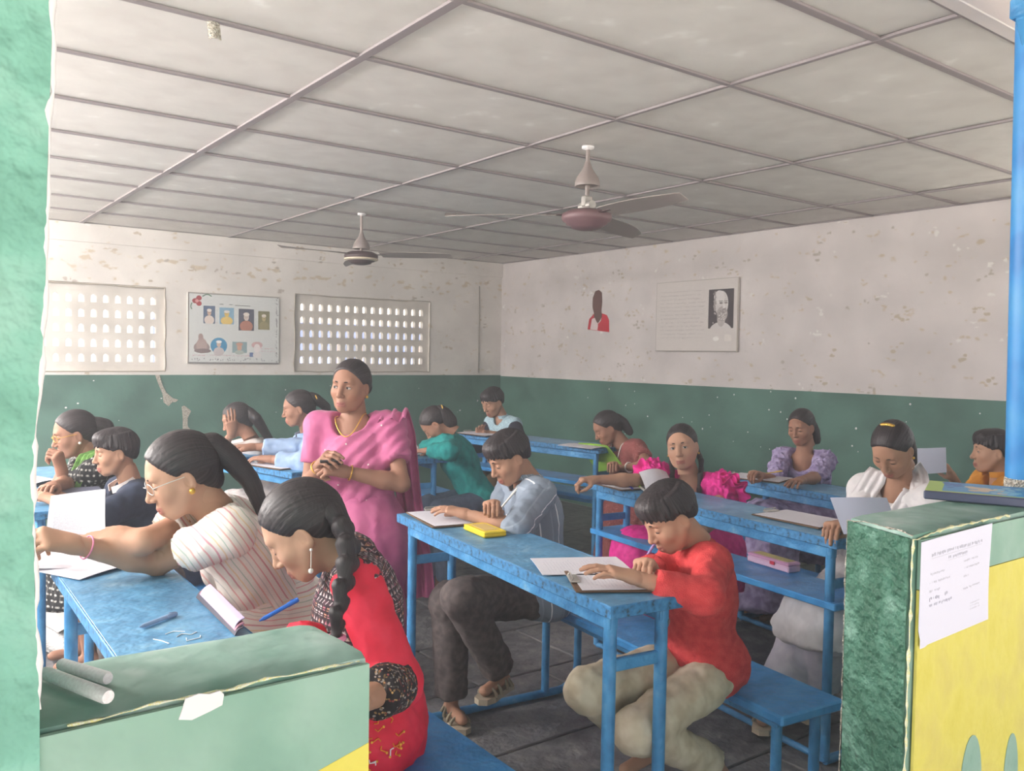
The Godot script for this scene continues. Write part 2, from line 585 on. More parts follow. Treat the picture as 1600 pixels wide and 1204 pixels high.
func room():
	var hc := 2.462      # ceiling
	var hd := 1.236      # top of the green dado
	var xl := -7.3       # left wall
	var zf := 6.79       # front face of the parapet
	var zb := 6.605      # its back face
	# ---- ground and floor
	var mb := MB.new()
	bx(mb, -30, 25, -.40, -.14, -25, 40)
	struct("ground", mb, M.concrete, "pale concrete yard around the classroom")
	mb = MB.new()
	bx(mb, xl - .2, .2, -.12, -.012, -.2, zf + .6)
	var fl := struct("floor", mb, M.grout, "dark grey stone slab floor of the classroom")
	# irregular slabs of dark stone
	var z := 0.0
	var cut := 0
	while z < zf + .5:
		var dz := rng.randf_range(.5, .66)
		var x := xl
		while x < -.02:
			var dx := rng.randf_range(.55, .95)
			var x1 := minf(x + dx, 0.0)
			var z1 := minf(z + dz, zf + .58)
			if 0.0 - x1 < .2: x1 = 0.0
			if 0.0 - x < .05: break
			mb = MB.new()
			var g := .006
			var t := Transform3D(Basis.from_euler(Vector3(rng.randfn() * .0015, rng.randfn() * .002, rng.randfn() * .0015)), Vector3((x + x1) / 2, -.012, (z + z1) / 2))
			mb.box(t, Vector3(x1 - x - g * 2, .024, z1 - z - g * 2), .004)
			part("stone_slab", mb, M.slab[rng.randi() % 5], fl)
			x = x1
		z += dz
	# ---- back wall with two openings for the pierced panels
	var ops := [[-5.035, -3.557, 1.266, 1.975], [-2.395, -.918, 1.268, 1.994]]
	mb = MB.new()
	var wall_uv := func(p: Vector3) -> Vector2: return Vector2((p.x - xl) / -xl, 1.0 - (p.y - 1.2) / 1.35)
	bx(mb, xl - .2, .2, -.1, 1.266, -.2, 0, .001)
	bx(mb, xl - .2, -5.035, 1.266, 1.985, -.2, 0, .001)
	bx(mb, -3.557, -2.395, 1.266, 1.985, -.2, 0, .001)
	bx(mb, -.918, .2, 1.266, 1.985, -.2, 0, .001)
	bx(mb, xl - .2, .2, 1.985, 2.75, -.2, 0, .001)
	for k in mb.v.size(): mb.u[k] = wall_uv.call(mb.v[k])
	var wb := struct("wall_back", mb, M.white_back, "whitewashed back wall with flaking ochre patches")
	mb = MB.new()
	bx(mb, xl, 0, 0, hd, 0, .004, .002)
	part("green_dado", mb, M.dado, wb)
	# beam along the top of the back wall
	mb = MB.new()
	bx(mb, xl, 0, 2.31, hc, -.02, .022, .004)
	for k in mb.v.size(): mb.u[k] = wall_uv.call(mb.v[k])
	struct("trim_1", mb, M.white_back, "shallow whitewashed beam along the top of the back wall")
	# conduit line near the corner
	mb = MB.new()
	mb.tube([Vector3(-.30, 1.26, .006), Vector3(-.30, 2.0, .006), Vector3(-.305, 2.2, .006)], .006, 6)
	part("crack_line", mb, mat([150, 142, 134], .9), wb)
	# pierced panels
	for w in 2:
		var o: Array = ops[w]
		jali(w + 1, o[0], o[1], o[2], o[3])
	# ---- right wall
	mb = MB.new()
	bx(mb, 0, .2, -.1, 2.75, -.2, 5.5, .001)
	bx(mb, 0, .2, -.1, .9, 5.5, zf + .3, .001)
	bx(mb, 0, .2, 2.3, 2.75, 5.5, zf + .3, .001)
	bx(mb, 0, .2, .9, 2.3, 6.62, zf + .3, .001)
	for k in mb.v.size(): mb.u[k] = Vector2(mb.v[k].z / 6.8, 1.0 - (mb.v[k].y - 1.2) / 1.35)
	var wr := struct("wall_right", mb, M.white_right, "scuffed white right wall above a green dado, with an opening near the front")
	mb = MB.new()
	bx(mb, -.004, 0, 0, hd - .01, .004, 5.5, .002)
	bx(mb, -.004, 0, 0, .9, 5.5, zb, .002)
	part("green_dado", mb, M.dado, wr)
	# ---- left wall, with two wide window openings that let the daylight in
	mb = MB.new()
	bx(mb, xl - .2, xl, -.1, .95, -.2, zf, .001)
	bx(mb, xl - .2, xl, 2.2, 2.75, -.2, zf, .001)
	for q in [[-.2, .7], [2.9, 3.6], [5.9, zf]]: bx(mb, xl - .2, xl, .95, 2.2, q[0], q[1], .001)
	struct("wall_left", mb, M.white, "white left wall with two open windows")
	# ---- ceiling
	ceiling(hc)
	# ---- tube lights in the left third of the room, hidden from the photograph by the pillar
	for k in 3:
		tube_light(Vector3(-6.9, 2.2, 1.0 + k * 2.1), hc, ["far", "middle", "near"][k])
	# ---- parapets, pillar, veranda
	parapets(zf, zb)


func tube_light(at: Vector3, hc: float, which: String):
	var o := thing("tube_light", "white fluorescent tube light at the %s end of the left bay" % which if which != "middle" else "white fluorescent tube light halfway along the left bay", "lamp", at, 0, "tube lights in the left bay")
	var mb := MB.new()
	mb.box(Transform3D(Basis.IDENTITY, Vector3(0, .05, 0)), Vector3(.07, .04, 1.26), .006)
	for s in [-1, 1]:
		mb.box(Transform3D(Basis.IDENTITY, Vector3(0, .015, s * .615)), Vector3(.045, .06, .03), .004)
		mb.tube([Vector3(0, .06, s * .4), Vector3(0, hc - at.y, s * .4)], .006, 8)
	part("batten", mb, mat([230, 230, 228], .5), o)
	mb = MB.new()
	mb.tube([Vector3(0, 0, -.6), Vector3(0, 0, .6)], .016, 14)
	var gm := mat([250, 250, 250], .4)
	gm.emission_enabled = true; gm.emission = Color(1, .985, .975); gm.emission_energy_multiplier = 3.0
	part("fluorescent_tube", mb, gm, o)
	for s in [-1, 1]:
		var l := OmniLight3D.new()
		l.name = "tube_glow"; l.light_energy = M.lamp_energy * (.62 if which == "near" else 1.15); l.light_color = Color(1, .985, .975); l.omni_range = 14.0; l.omni_attenuation = 2.0; l.light_size = .12; l.shadow_enabled = true
		l.position = Vector3(0, -.15, s * .3)
		o.add_child(l, true)


func jali(idx: int, x0: float, x1: float, y0: float, y1: float):
	# a cast panel pierced by rows of little arched holes
	var mb := MB.new()
	var nxh := 15
	var nyh := 5
	var mx := .045
	var my := .05
	var cw := (x1 - x0 - mx * 2) / nxh
	var chh := (y1 - y0 - my * 2) / nyh
	var zf := -.03
	var zb := -.075
	var hw := cw * .24
	var hh := chh * .27
	# solid borders
	for q in [[x0, x1, y0, y0 + my], [x0, x1, y1 - my, y1], [x0, x0 + mx, y0 + my, y1 - my], [x1 - mx, x1, y0 + my, y1 - my]]:
		bx(mb, q[0], q[1], q[2], q[3], zb, zf, .0005)
	for r in nyh:
		for k in nxh:
			var ax := x0 + mx + k * cw
			var ay := y0 + my + r * chh
			var c := Vector2(ax + cw / 2, ay + chh / 2)
			var hole := []
			for e in [[-1, -1], [1, -1]]: hole.append(c + Vector2(e[0] * hw, e[1] * hh))
			for a in 7:
				var th := PI * a / 6.0
				hole.append(c + Vector2(cos(th) * hw, hh * .25 + sin(th) * hh * .75))
			var outer := []
			for p in hole:   # push every hole point out to the cell border
				var d: Vector2 = p - c
				var s := minf((cw / 2) / maxf(absf(d.x), 1e-6), (chh / 2) / maxf(absf(d.y), 1e-6))
				outer.append(c + d * s)
			var cs := [Vector2(ax, ay), Vector2(ax + cw, ay), Vector2(ax + cw, ay + chh), Vector2(ax, ay + chh)]
			var n := hole.size()
			for a in n:
				var b := (a + 1) % n
				for f in [[zf, false], [zb, true]]:
					var P := [Vector3(hole[a].x, hole[a].y, f[0]), Vector3(outer[a].x, outer[a].y, f[0]), Vector3(outer[b].x, outer[b].y, f[0]), Vector3(hole[b].x, hole[b].y, f[0])]
					var corner = null
					for q in cs:
						var da: Vector2 = outer[a]
						var db: Vector2 = outer[b]
						if absf(da.x - db.x) > 1e-5 and absf(da.y - db.y) > 1e-5 and (absf(q.x - da.x) < 1e-4 or absf(q.y - da.y) < 1e-4) and (absf(q.x - db.x) < 1e-4 or absf(q.y - db.y) < 1e-4): corner = q
					if f[1]: mb.quad(P[3], P[2], P[1], P[0])
					else: mb.quad(P[0], P[1], P[2], P[3])
					if corner != null:
						var qc := Vector3(corner.x, corner.y, f[0])
						if f[1]: mb.tri(P[2], qc, P[1])
						else: mb.tri(P[1], qc, P[2])
				mb.quad(Vector3(hole[a].x, hole[a].y, zf), Vector3(hole[b].x, hole[b].y, zf), Vector3(hole[b].x, hole[b].y, zb), Vector3(hole[a].x, hole[a].y, zb))
	var o := struct("window_%d" % idx, mb, M.white, ["", "pierced plaster ventilation panel near the pillar", "pierced plaster ventilation panel between picture board and corner"][idx])
	# rough rim of old mortar round the opening
	var rim := MB.new()
	var pts := [Vector3(x0, y0, .0), Vector3(x1, y0, .0), Vector3(x1, y1, .0), Vector3(x0, y1, .0)]
	for k in 4:
		var a: Vector3 = pts[k]
		var b: Vector3 = pts[(k + 1) % 4]
		var line := []
		for q in 13: line.append(a.lerp(b, q / 12.0) + Vector3(rng.randfn() * .003, rng.randfn() * .003, 0))
		rim.tube(line, .006, 5)
	part("mortar_rim", rim, mat([172, 162, 150], .95), o)


func ceiling(hc: float):
	var mb := MB.new()
	bx(mb, -7.5, .2, hc + .05, hc + .15, -.2, 6.42)
	var ce := struct("ceiling", mb, M.white, "suspended ceiling of off-white boards in grey metal strips")
	var xs := [-7.3, -6.63, -5.42, -4.215, -3.024, -1.773, -.551, 0.0]
	var zs := [0.0, .66, 1.271, 1.934, 2.509, 3.14, 3.75, 4.364, 4.964, 5.57, 6.151, 6.418]
	for a in xs.size() - 1:
		for b in zs.size() - 1:
			mb = MB.new()
			var t := Transform3D(Basis.from_euler(Vector3(rng.randfn() * .002, 0, rng.randfn() * .0012)), Vector3((xs[a] + xs[a + 1]) / 2, hc + .014, (zs[b] + zs[b + 1]) / 2))
			mb.box(t, Vector3(xs[a + 1] - xs[a] - .004, .012, zs[b + 1] - zs[b] - .004), .002)
			part("ceiling_panel", mb, M.panel[rng.randi() % 4], ce)
	for k in range(1, xs.size()):
		mb = MB.new()
		var w := .034 if k == 3 else .02
		bx(mb, xs[k] - w / 2, xs[k] + w / 2, hc - .004, hc + .006, 0, 6.42, .001)
		part("ceiling_strip", mb, M.tbar, ce)
	for k in range(0, zs.size()):
		mb = MB.new()
		var w := .03 if k > 9 else .022
		bx(mb, -7.3, 0, hc - .003, hc + .006, zs[k] - w / 2, zs[k] + w / 2, .001)
		part("ceiling_strip", mb, M.tbar, ce)
	# pale metal fascia where the boards stop
	mb = MB.new()
	bx(mb, -7.5, .2, hc - .012, hc + .12, 6.42, 6.47, .003)
	struct("trim_2", mb, mat([232, 222, 220], .4), "pale metal edge strip along the front of the ceiling")


func rough_edge(path: Array, r: float, seed_: int, amp := .5) -> MB:   # a crumbly bead of chipped paint along a line
	var mb := MB.new()
	var f := FastNoiseLite.new()
	f.seed = seed_; f.frequency = 9.0; f.fractal_octaves = 3
	var pts := []
	var rr := []
	for s in path.size() - 1:
		var n := maxi(2, int(path[s].distance_to(path[s + 1]) / .008))
		for k in n + (1 if s == path.size() - 2 else 0):
			var p: Vector3 = path[s].lerp(path[s + 1], k / float(n))
			var q := f.get_noise_3dv(p * 3.0)
			pts.append(p + Vector3(f.get_noise_3dv(p * 2.0 + Vector3(9, 0, 0)), f.get_noise_3dv(p * 2.0 + Vector3(0, 9, 0)), 0) * r * .9)
			rr.append(maxf(r * (.15 + .5 * maxf(0.0, q * 2.0 + amp) + .35 * absf(f.get_noise_3dv(p * 5.0))), .0006))
	mb.tube(pts, rr, 6)
	return mb


func wall_block(x0: float, x1: float, y0: float, y1: float, z0: float, z1: float, rough := .004, cell := .02) -> MB:
	# a hand-plastered block: its faces waver and its edges are worn round
	var mb := MB.new()
	var f := FastNoiseLite.new()
	f.seed = int(absf(x0) * 100); f.frequency = 5.0; f.fractal_octaves = 3
	var c := Vector3(x0 + x1, y0 + y1, z0 + z1) / 2
	var hs := Vector3(x1 - x0, y1 - y0, z1 - z0) / 2
	var face := func(nn: Vector3, ua: Vector3, va: Vector3):
		var lu := absf((hs * 2).dot(ua))
		var lv := absf((hs * 2).dot(va))
		var nu := clampi(int(lu / cell), 2, 70)
		var nv := clampi(int(lv / cell), 2, 70)
		var base := mb.v.size()
		for b in nv + 1:
			for a in nu + 1:
				var p := c + nn * absf(hs.dot(nn)) + ua * (a / float(nu) - .5) * lu + va * (b / float(nv) - .5) * lv
				var q := p - c
				# round the edges: pull in towards an inset box
				var e := .014 + .006 * f.get_noise_3dv(p * .4)
				var ins := Vector3(clampf(q.x, -hs.x + e, hs.x - e), clampf(q.y, -hs.y + e, hs.y - e), clampf(q.z, -hs.z + e, hs.z - e))
				var dd := q - ins
				if dd.length() > 1e-6: dd = dd.normalized()
				var w := c + ins + dd * (e + rough * f.get_noise_3dv(p))
				mb.v.append(w); mb.n.append(dd); mb.u.append(Vector2(w.x, w.y)); mb.c.append(Color.WHITE)
		for b in nv:
			for a in nu:
				var k := base + b * (nu + 1) + a
				for q in [k, k + nu + 1, k + 1, k + 1, k + nu + 1, k + nu + 2]: mb.i.append(q)
	face.call(Vector3(0, 0, 1), Vector3(1, 0, 0), Vector3(0, 1, 0))
	face.call(Vector3(0, 0, -1), Vector3(-1, 0, 0), Vector3(0, 1, 0))
	face.call(Vector3(1, 0, 0), Vector3(0, 0, -1), Vector3(0, 1, 0))
	face.call(Vector3(-1, 0, 0), Vector3(0, 0, 1), Vector3(0, 1, 0))
	face.call(Vector3(0, 1, 0), Vector3(1, 0, 0), Vector3(0, 0, -1))
	# normals from the faces
	var acc := PackedVector3Array()
	acc.resize(mb.v.size())
	for k in range(0, mb.i.size(), 3):
		var n: Vector3 = (mb.v[mb.i[k + 2]] - mb.v[mb.i[k]]).cross(mb.v[mb.i[k + 1]] - mb.v[mb.i[k]])
		for q in 3: acc[mb.i[k + q]] += n
	for k in acc.size(): mb.n[k] = acc[k].normalized()
	return mb


func slanted(m: MB, zf: float) -> MB:   # the end of the parapet was built askew
	for k in m.v.size():
		if m.v[k].x < -3.85: m.v[k].x += (zf - m.v[k].z) * .38
	return m


func parapets(zf: float, zb: float):
	var top := 1.107
	# left parapet, from the pillar to the doorway
	var wl := struct("wall_front_1", wall_block(-5.75, -5.108, -.14, top, zb + .02, zf, .004), M.green, "low green parapet left of the doorway")
	var mb := MB.new()
	mb.prism(Transform3D(Basis.IDENTITY, Vector3(0, 0, zf + .001)), PackedVector2Array([Vector2(-5.74, .80), Vector2(-5.25, .968), Vector2(-5.18, .992), Vector2(-5.114, 1.009), Vector2(-5.114, 1.099), Vector2(-5.74, 1.099)]), .006)
	part("pale_green_band", mb, M.green_front, wl)
	mb = MB.new()
	mb.prism(Transform3D(Basis.IDENTITY, Vector3(0, 0, zf + .001)), PackedVector2Array([Vector2(-5.74, -.1), Vector2(-5.114, -.1), Vector2(-5.114, 1.009), Vector2(-5.18, .992), Vector2(-5.25, .968), Vector2(-5.74, .80)]), .0065)
	part("yellow_band", mb, M.yellow, wl)
	mb = rough_edge([Vector3(-5.42, top - .006, zf - .001), Vector3(-5.30, top - .004, zf), Vector3(-5.20, top - .003, zf + .001), Vector3(-5.12, top - .006, zf - .004)], .0035, 4, .3)
	part("chipped_edge", mb, M.flake, wl)
	# a bare patch where the paint has come off
	mb = MB.new()
	var po := PackedVector2Array()
	for q in [[-.040, -.020], [-.018, -.026], [.014, -.018], [.034, -.012], [.037, .006], [.030, .014], [.012, .012], [-.006, .017], [-.028, .013], [-.034, -.004]]: po.append(Vector2(q[0], q[1]) * .58)
	mb.prism(Transform3D(Basis.IDENTITY, Vector3(-5.300, top - .009, zf + .006)), po, .002)
	part("bare_plaster_patch", mb, M.white_edge, wl)
	# right parapet
	var wr := struct("wall_front_2", slanted(wall_block(-3.918, .0, -.14, top + .006, zb, zf, .004, .024), zf), M.green, "low green and yellow parapet right of the doorway")
	mb = MB.new()
	mb.prism(Transform3D(Basis.IDENTITY, Vector3(0, 0, zf + .0005)), PackedVector2Array([Vector2(-3.90, -.1), Vector2(-.02, -.1), Vector2(-.02, 1.0), Vector2(-3.60, 1.005), Vector2(-3.90, .998)]), .006)
	part("yellow_band", mb, M.yellow, wr)
	mb = MB.new()
	mb.prism(Transform3D(Basis.IDENTITY, Vector3(0, 0, zf + .0005)), PackedVector2Array([Vector2(-3.90, 1.0), Vector2(-3.60, 1.007), Vector2(-.02, 1.002), Vector2(-.02, top - .008), Vector2(-3.90, top - .008)]), .006)
	part("pale_green_band", mb, M.green_front, wr)
	# dark green end face, rough
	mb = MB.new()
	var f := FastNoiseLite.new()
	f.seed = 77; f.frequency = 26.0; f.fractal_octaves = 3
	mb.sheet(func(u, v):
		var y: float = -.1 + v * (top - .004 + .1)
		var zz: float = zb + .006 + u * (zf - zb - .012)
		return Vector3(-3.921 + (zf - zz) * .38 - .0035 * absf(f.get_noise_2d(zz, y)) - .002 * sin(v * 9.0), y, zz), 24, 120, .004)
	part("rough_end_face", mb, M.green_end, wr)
	part("chipped_edge", rough_edge([Vector3(-3.919, .0, zf), Vector3(-3.921, .5, zf), Vector3(-3.919, 1.10, zf), Vector3(-3.75, top + .004, zf), Vector3(-3.62, top + .004, zf), Vector3(-3.50, top + .003, zf)], .0052, 8, .35), M.flake, wr)
	part("chipped_edge", rough_edge([Vector3(-3.850, .0, zb), Vector3(-3.851, .6, zb), Vector3(-3.849, 1.10, zb), Vector3(-3.868, top + .003, zb + .05), Vector3(-3.919, top + .003, zf)], .0042, 9, .2), M.plaster, wr)
	# green arches of the painted mural at the foot of the yellow
	for q in [[-3.655, .595, .052], [-3.46, .55, .04], [-3.20, .60, .06]]:
		mb = MB.new()
		var arch := PackedVector2Array([Vector2(-q[2], -.6), Vector2(q[2], -.6)])
		for k in 13:
			var a := PI * k / 12.0
			arch.append(Vector2(cos(a) * q[2] * .92, -.06 + sin(a) * .11))
		mb.prism(Transform3D(Basis.IDENTITY, Vector3(q[0], q[1], zf + .0068)), arch, .001)
		part("painted_arch", mb, M.green_front, wr)
	# pillar at the left, with its edge chipped to the white plaster
	var ed := [[-5.4329, 1.7778], [-5.4345, 1.6997], [-5.4365, 1.6435], [-5.4381, 1.5873], [-5.4387, 1.5310], [-5.4397, 1.4858], [-5.4418, 1.4461], [-5.4439, 1.4178], [-5.4479, 1.3725], [-5.4490, 1.3270], [-5.4486, 1.2756], [-5.4477, 1.2181], [-5.4453, 1.1599], [-5.4443, 1.1248], [-5.4444, 1.0372]]
	var po2 := PackedVector2Array([Vector2(-6.1, -.14), Vector2(ed[-1][0], -.14)])
	var bead := []
	for k in range(ed.size() - 1, -1, -1):
		po2.append(Vector2(ed[k][0], ed[k][1]))
		if ed[k][1] > 1.08 and ed[k][1] < 2.1: bead.append(Vector3(ed[k][0] + .0008, ed[k][1], zf + .0085))
	po2.append(Vector2(ed[0][0], 2.75)); po2.append(Vector2(-6.1, 2.75))
	mb = MB.new()
	mb.prism(Transform3D(Basis.IDENTITY, Vector3(0, 0, zb - .02)), po2, zf - zb + .03)
	var pil := struct("wall_front_3", mb, M.mint, "mint green pillar at the left of the opening")
	part("chipped_edge", rough_edge(bead, .0030, 21, .9), M.white_edge, pil)
	# veranda roof over the place where the photographer stands
	mb = MB.new()
	mb.box(Transform3D(Basis(Vector3.RIGHT, .035), Vector3(-3.6, 2.62, 8.55)), Vector3(9.0, .05, 4.4), .004)
	var rf := struct("trim_3", mb, M.roof, "brown underside of the veranda roof beyond the ceiling edge")
	# blue post on the parapet with its bracket
	var p := thing("veranda_post", "blue painted round steel post standing on the right parapet", "post", Vector3(-3.165, 0, 6.68))
	mb = MB.new()
	mb.tube([Vector3(0, top + .006, 0), Vector3(-.015, 1.6, 0), Vector3(-.045, 2.62, 0)], .042, 24)
	part("pole", mb, tri_mat([[40, 122, 190], [56, 140, 204], [74, 150, 206]], [.2, .5, .8], 1.0, .01, .45, 70), p)
	mb = MB.new()
	mb.lathe(Transform3D(Basis.IDENTITY, Vector3(0, top + .004, 0)), [Vector2(0, 0), Vector2(.0445, 0), Vector2(.0445, .035), Vector2(.0425, .05)], 24)
	part("bare_foot", mb, M.plaster, p)
	mb = MB.new()
	mb.bar(Vector3(-.12, 2.335, 0), Vector3(.35, 2.335, 0), .05, .05)
	mb.bar(Vector3(-.035, 2.22, 0), Vector3(-.11, 2.315, 0), .025, .025)
	part("bracket", mb, M.blue, p)


# ---------------------------------------------------------------- desks: top, rails, legs, runners and the bench joined to them
func desk_unit(label: String, at: Vector3, deg: float, L: float, y := .83, shelf := false, bench := true):
	var o := thing("school_desk", label, "desk", at, deg_to_rad(deg), "blue school desks with joined benches")
	var mb := MB.new()
	mb.box(Transform3D(Basis.IDENTITY, Vector3(.014, y - .016, 0)), Vector3(.278, .03, L), .003)
	part("desk_top", mb, M.blue_top, o)
	mb = MB.new()
	for s in [-1, 1]:
		mb.box(Transform3D(Basis.IDENTITY, Vector3(.014 + s * .139, y - .017, 0)), Vector3(.006, .0325, L + .006), .002)
		mb.box(Transform3D(Basis.IDENTITY, Vector3(.014, y - .017, s * (L / 2 + .001))), Vector3(.276, .0325, .006), .002)
	part("worn_edge", mb, M.wood_edge, o)
	mb = MB.new()
	for s in [-1, 1]: mb.box(Transform3D(Basis.IDENTITY, Vector3(s * .085, y - .055, 0)), Vector3(.03, .045, L - .08), .003)
	part("apron_rail", mb, M.blue, o)
	var zl := L / 2 - .055
	for s in [-1, 1]:
		for e in [-1, 1]:
			mb = MB.new()
			mb.tube([Vector3(s * .085, y - .035, e * zl), Vector3(s * .085, .02, e * zl)], .0175, 14)
			part("leg", mb, M.blue, o)
	for e in [-1, 1]:
		mb = MB.new()
		mb.box(Transform3D(Basis.IDENTITY, Vector3(0, y - .175, e * zl)), Vector3(.17, .034, .016), .003)
		part("crossbar", mb, M.blue, o)
		mb = MB.new()
		var path := [Vector3(-.085, .02, e * zl), Vector3(.55, .02, e * zl)]
		for q in 7:
			var a := PI / 2 * q / 6.0
			path.append(Vector3(.60 + sin(a) * .10, .12 - cos(a) * .10, e * zl))
		path.append(Vector3(.70, .385, e * zl))
		mb.tube(path, .0165, 12)
		part("floor_runner", mb, M.blue, o)
	mb = MB.new()
	mb.tube([Vector3(-.085, .022, -zl), Vector3(-.085, .022, zl)], .013, 10)
	part("foot_bar", mb, M.blue, o)
	if shelf:
		mb = MB.new()
		mb.box(Transform3D(Basis.IDENTITY, Vector3(.015, y - .245, 0)), Vector3(.25, .026, L - .02), .004)
		part("book_shelf", mb, M.blue_seat, o)
	if bench:
		mb = MB.new()
		mb.box(Transform3D(Basis.IDENTITY, Vector3(.62, .415, 0)), Vector3(.27, .032, L + .02), .006)
		part("bench_seat", mb, M.blue_seat, o)
		mb = MB.new()
		for s in [-1, 1]: mb.box(Transform3D(Basis.IDENTITY, Vector3(.62 + s * .09, .385, 0)), Vector3(.026, .03, L - .08), .003)
		part("bench_rail", mb, M.blue, o)
		for e in [-1, 1]:
			mb = MB.new()
			mb.tube([Vector3(.535, .40, e * zl), Vector3(.535, .02, e * zl)], .0165, 12)
			part("bench_leg", mb, M.blue, o)
	return o


func desks():
	desk_unit("blue desk in front of the woman in the striped dress, chalk scribble on its top", Vector3(-5.045, 0, 5.60), -1.0, 1.30)
	desk_unit("blue desk with the yellow pencil case, shared by the boys in red and striped shirts", Vector3(-3.887, 0, 5.447), -6.65, 1.38)
	desk_unit("blue desk with a shelf that holds the pink pencil box", Vector3(-2.672, 0, 5.242), -6.6, 1.50, .83, true)
	desk_unit("blue desk where the girl in the lilac dress writes", Vector3(-1.70, 0, 5.36), -6.6, 1.50, .80)
	desk_unit("blue desk at the left edge where the boy in navy writes", Vector3(-4.965, 0, 3.32), 0.0, 1.38)
	desk_unit("blue desk behind the teacher with the small blue box", Vector3(-3.85, 0, 2.76), 11.0, 1.40)
	desk_unit("blue desk where the child in teal rests its head", Vector3(-2.86, 0, 2.58), -5.0, 1.38)
	desk_unit("blue desk of the back row with a shelf and the green pad", Vector3(-1.84, 0, 2.97), 8.0, 1.34, .87, true)


# ---------------------------------------------------------------- heads and hands, made once and placed on every body
var T := {}      # templates

func templates():
	# head: x to the person's left, y up, z where the face looks; origin between the ears
	var f := Field.new(Vector3(-.1, -.145, -.125), Vector3(.1, .14, .135), .0034)
	var I := Basis.IDENTITY
	f.ell(Vector3(0, .032, -.010), I, Vector3(.0715, .086, .094), .01)
	f.ell(Vector3(0, -.012, .020), I, Vector3(.0625, .078, .066), .03)
	f.ell(Vector3(0, -.058, .030), I, Vector3(.050, .045, .051), .03)
	f.cap(Vector3(-.010, -.093, .061), Vector3(.010, -.093, .061), .0165, .0165, .025)
	for s in [-1, 1]:
		f.ell(Vector3(s * .041, -.024, .050), I, Vector3(.023, .022, .024), .025)
		f.cap(Vector3(s * .062, -.03, .0), Vector3(s * .036, -.082, .035), .012, .013, .03)
	f.cap(Vector3(-.034, .027, .071), Vector3(.034, .027, .071), .012, .012, .018)
	for s in [-1, 1]: f.ell(Vector3(s * .031, .006, .094), I, Vector3(.0205, .0125, .018), .016, true)
	for s in [-1, 1]: f.ell(Vector3(s * .031, .004, .0695), I, Vector3(.0155, .0130, .0135), .005)
	f.cap(Vector3(0, .016, .081), Vector3(0, -.026, .101), .0072, .0098, .014)
	f.ell(Vector3(0, -.031, .1035), I, Vector3(.0105, .0095, .0095), .008)
	for s in [-1, 1]: f.ell(Vector3(s * .0125, -.035, .0935), I, Vector3(.0068, .0068, .0085), .006)
	f.cap(Vector3(0, -.066, .080), Vector3(0, -.072, .080), .014, .014, .02)
	f.cap(Vector3(-.017, -.0665, .0815), Vector3(0, -.0635, .0895), .0044, .0056, .005)
	f.cap(Vector3(.017, -.0665, .0815), Vector3(0, -.0635, .0895), .0044, .0056, .005)
	f.cap(Vector3(-.013, -.0745, .083), Vector3(.013, -.0745, .083), .0058, .0058, .007)
	f.cap(Vector3(-.021, -.0695, .090), Vector3(.021, -.0695, .090), .0012, .0012, .003, Vector3.ZERO, 1.0, 0, true)
	for s in [-1, 1]:
		var eb := Basis.from_euler(Vector3(.12, s * -.35, s * -.08))
		f.ell(Vector3(s * .0730, -.010, -.008), eb, Vector3(.0070, .0290, .0170), .006)
		f.ell(Vector3(s * .0805, -.006, -.003), eb, Vector3(.0045, .020, .0105), .004, true)
	f.cap(Vector3(0, -.05, -.022), Vector3(0, -.15, -.042), .046, .050, .03)
	var hd := f.net()
	for k in hd.v.size():
		var p := hd.v[k]
		# mask in r: lips; g: flush of cheeks and nose; b: faint stubble/brow shade left at 0
		var lip := 0.0
		if p.z > .074 and absf(p.x) < .0235 and p.y < -.0585 and p.y > -.0825:
			lip = clampf(1.0 - maxf(absf(p.y + .0705) / .0115, absf(p.x) / .0245), 0, 1)
			lip = smoothstep(0.0, .22, lip)
		hd.c[k] = Color(lip, clampf(1.0 - p.distance_to(Vector3(signf(p.x) * .04, -.03, .07)) / .03, 0, 1), 0)
	T.head = hd
	# hair caps
	for kind in ["girl", "boy"]:
		f = Field.new(Vector3(-.115, -.11, -.15), Vector3(.115, .155, .125), .0042)
		rng.seed = 40
		if kind == "girl":
			f.ell(Vector3(0, .034, -.014), I, Vector3(.0795, .0905, .1015), .01)
			f.cap(Vector3(0, .0, -.06), Vector3(0, -.045, -.068), .050, .036, .04)
			f.clip(Vector3(0, .080, .074), Vector3(0, -.600, .800).normalized(), .012)
			f.ell(Vector3(0, -.005, .085), I, Vector3(.064, .083, .076), .012, true)
		else:
			f.ell(Vector3(0, .036, -.010), I, Vector3(.0785, .0905, .1025), .01)
			f.ell(Vector3(.010, .080, .050), I, Vector3(.056, .036, .048), .03)
			f.cap(Vector3(0, .02, -.05), Vector3(0, -.015, -.058), .056, .042, .04)
			f.clip(Vector3(0, .052, .095), Vector3(0, -.86, .51).normalized(), .010)
			f.ell(Vector3(0, -.028, .075), I, Vector3(.071, .086, .078), .010, true)
			# locks combed from the crown over the brow and the sides
			for q in 46:
				var a := -2.5 + 5.0 * q / 45.0 + rng.randfn() * .05
				var sx := sin(a)
				var cz := cos(a)
				var low := lerpf(.030, .052, clampf(cz, 0, 1)) + rng.randfn() * .007
				if cz < .35: low -= .014
				var p1 := Vector3(sx * .066, .088, -.01 + cz * .082)
				var p2 := Vector3(sx * (.0800 + .002 * rng.randf()) + .006, low, -.006 + cz * (.101 if cz > 0 else .098))
				f.cap(p1, p2, .010, .0035, .006)
		for s in [-1, 1]: f.ell(Vector3(s * .085, -.018, .006), I, Vector3(.022, .040, .024), .010, true)
		var hb := f.net()
		comb(hb, kind)
		T[kind] = hb
	# hands: wrist at the origin, fingers along +z, back of the hand +y, thumb on +x
	T.flat = hand([6.0, 8.0, 9.0, 12.0], [14.0, 16.0, 18.0, 22.0], 24.0, .25, 20.0)
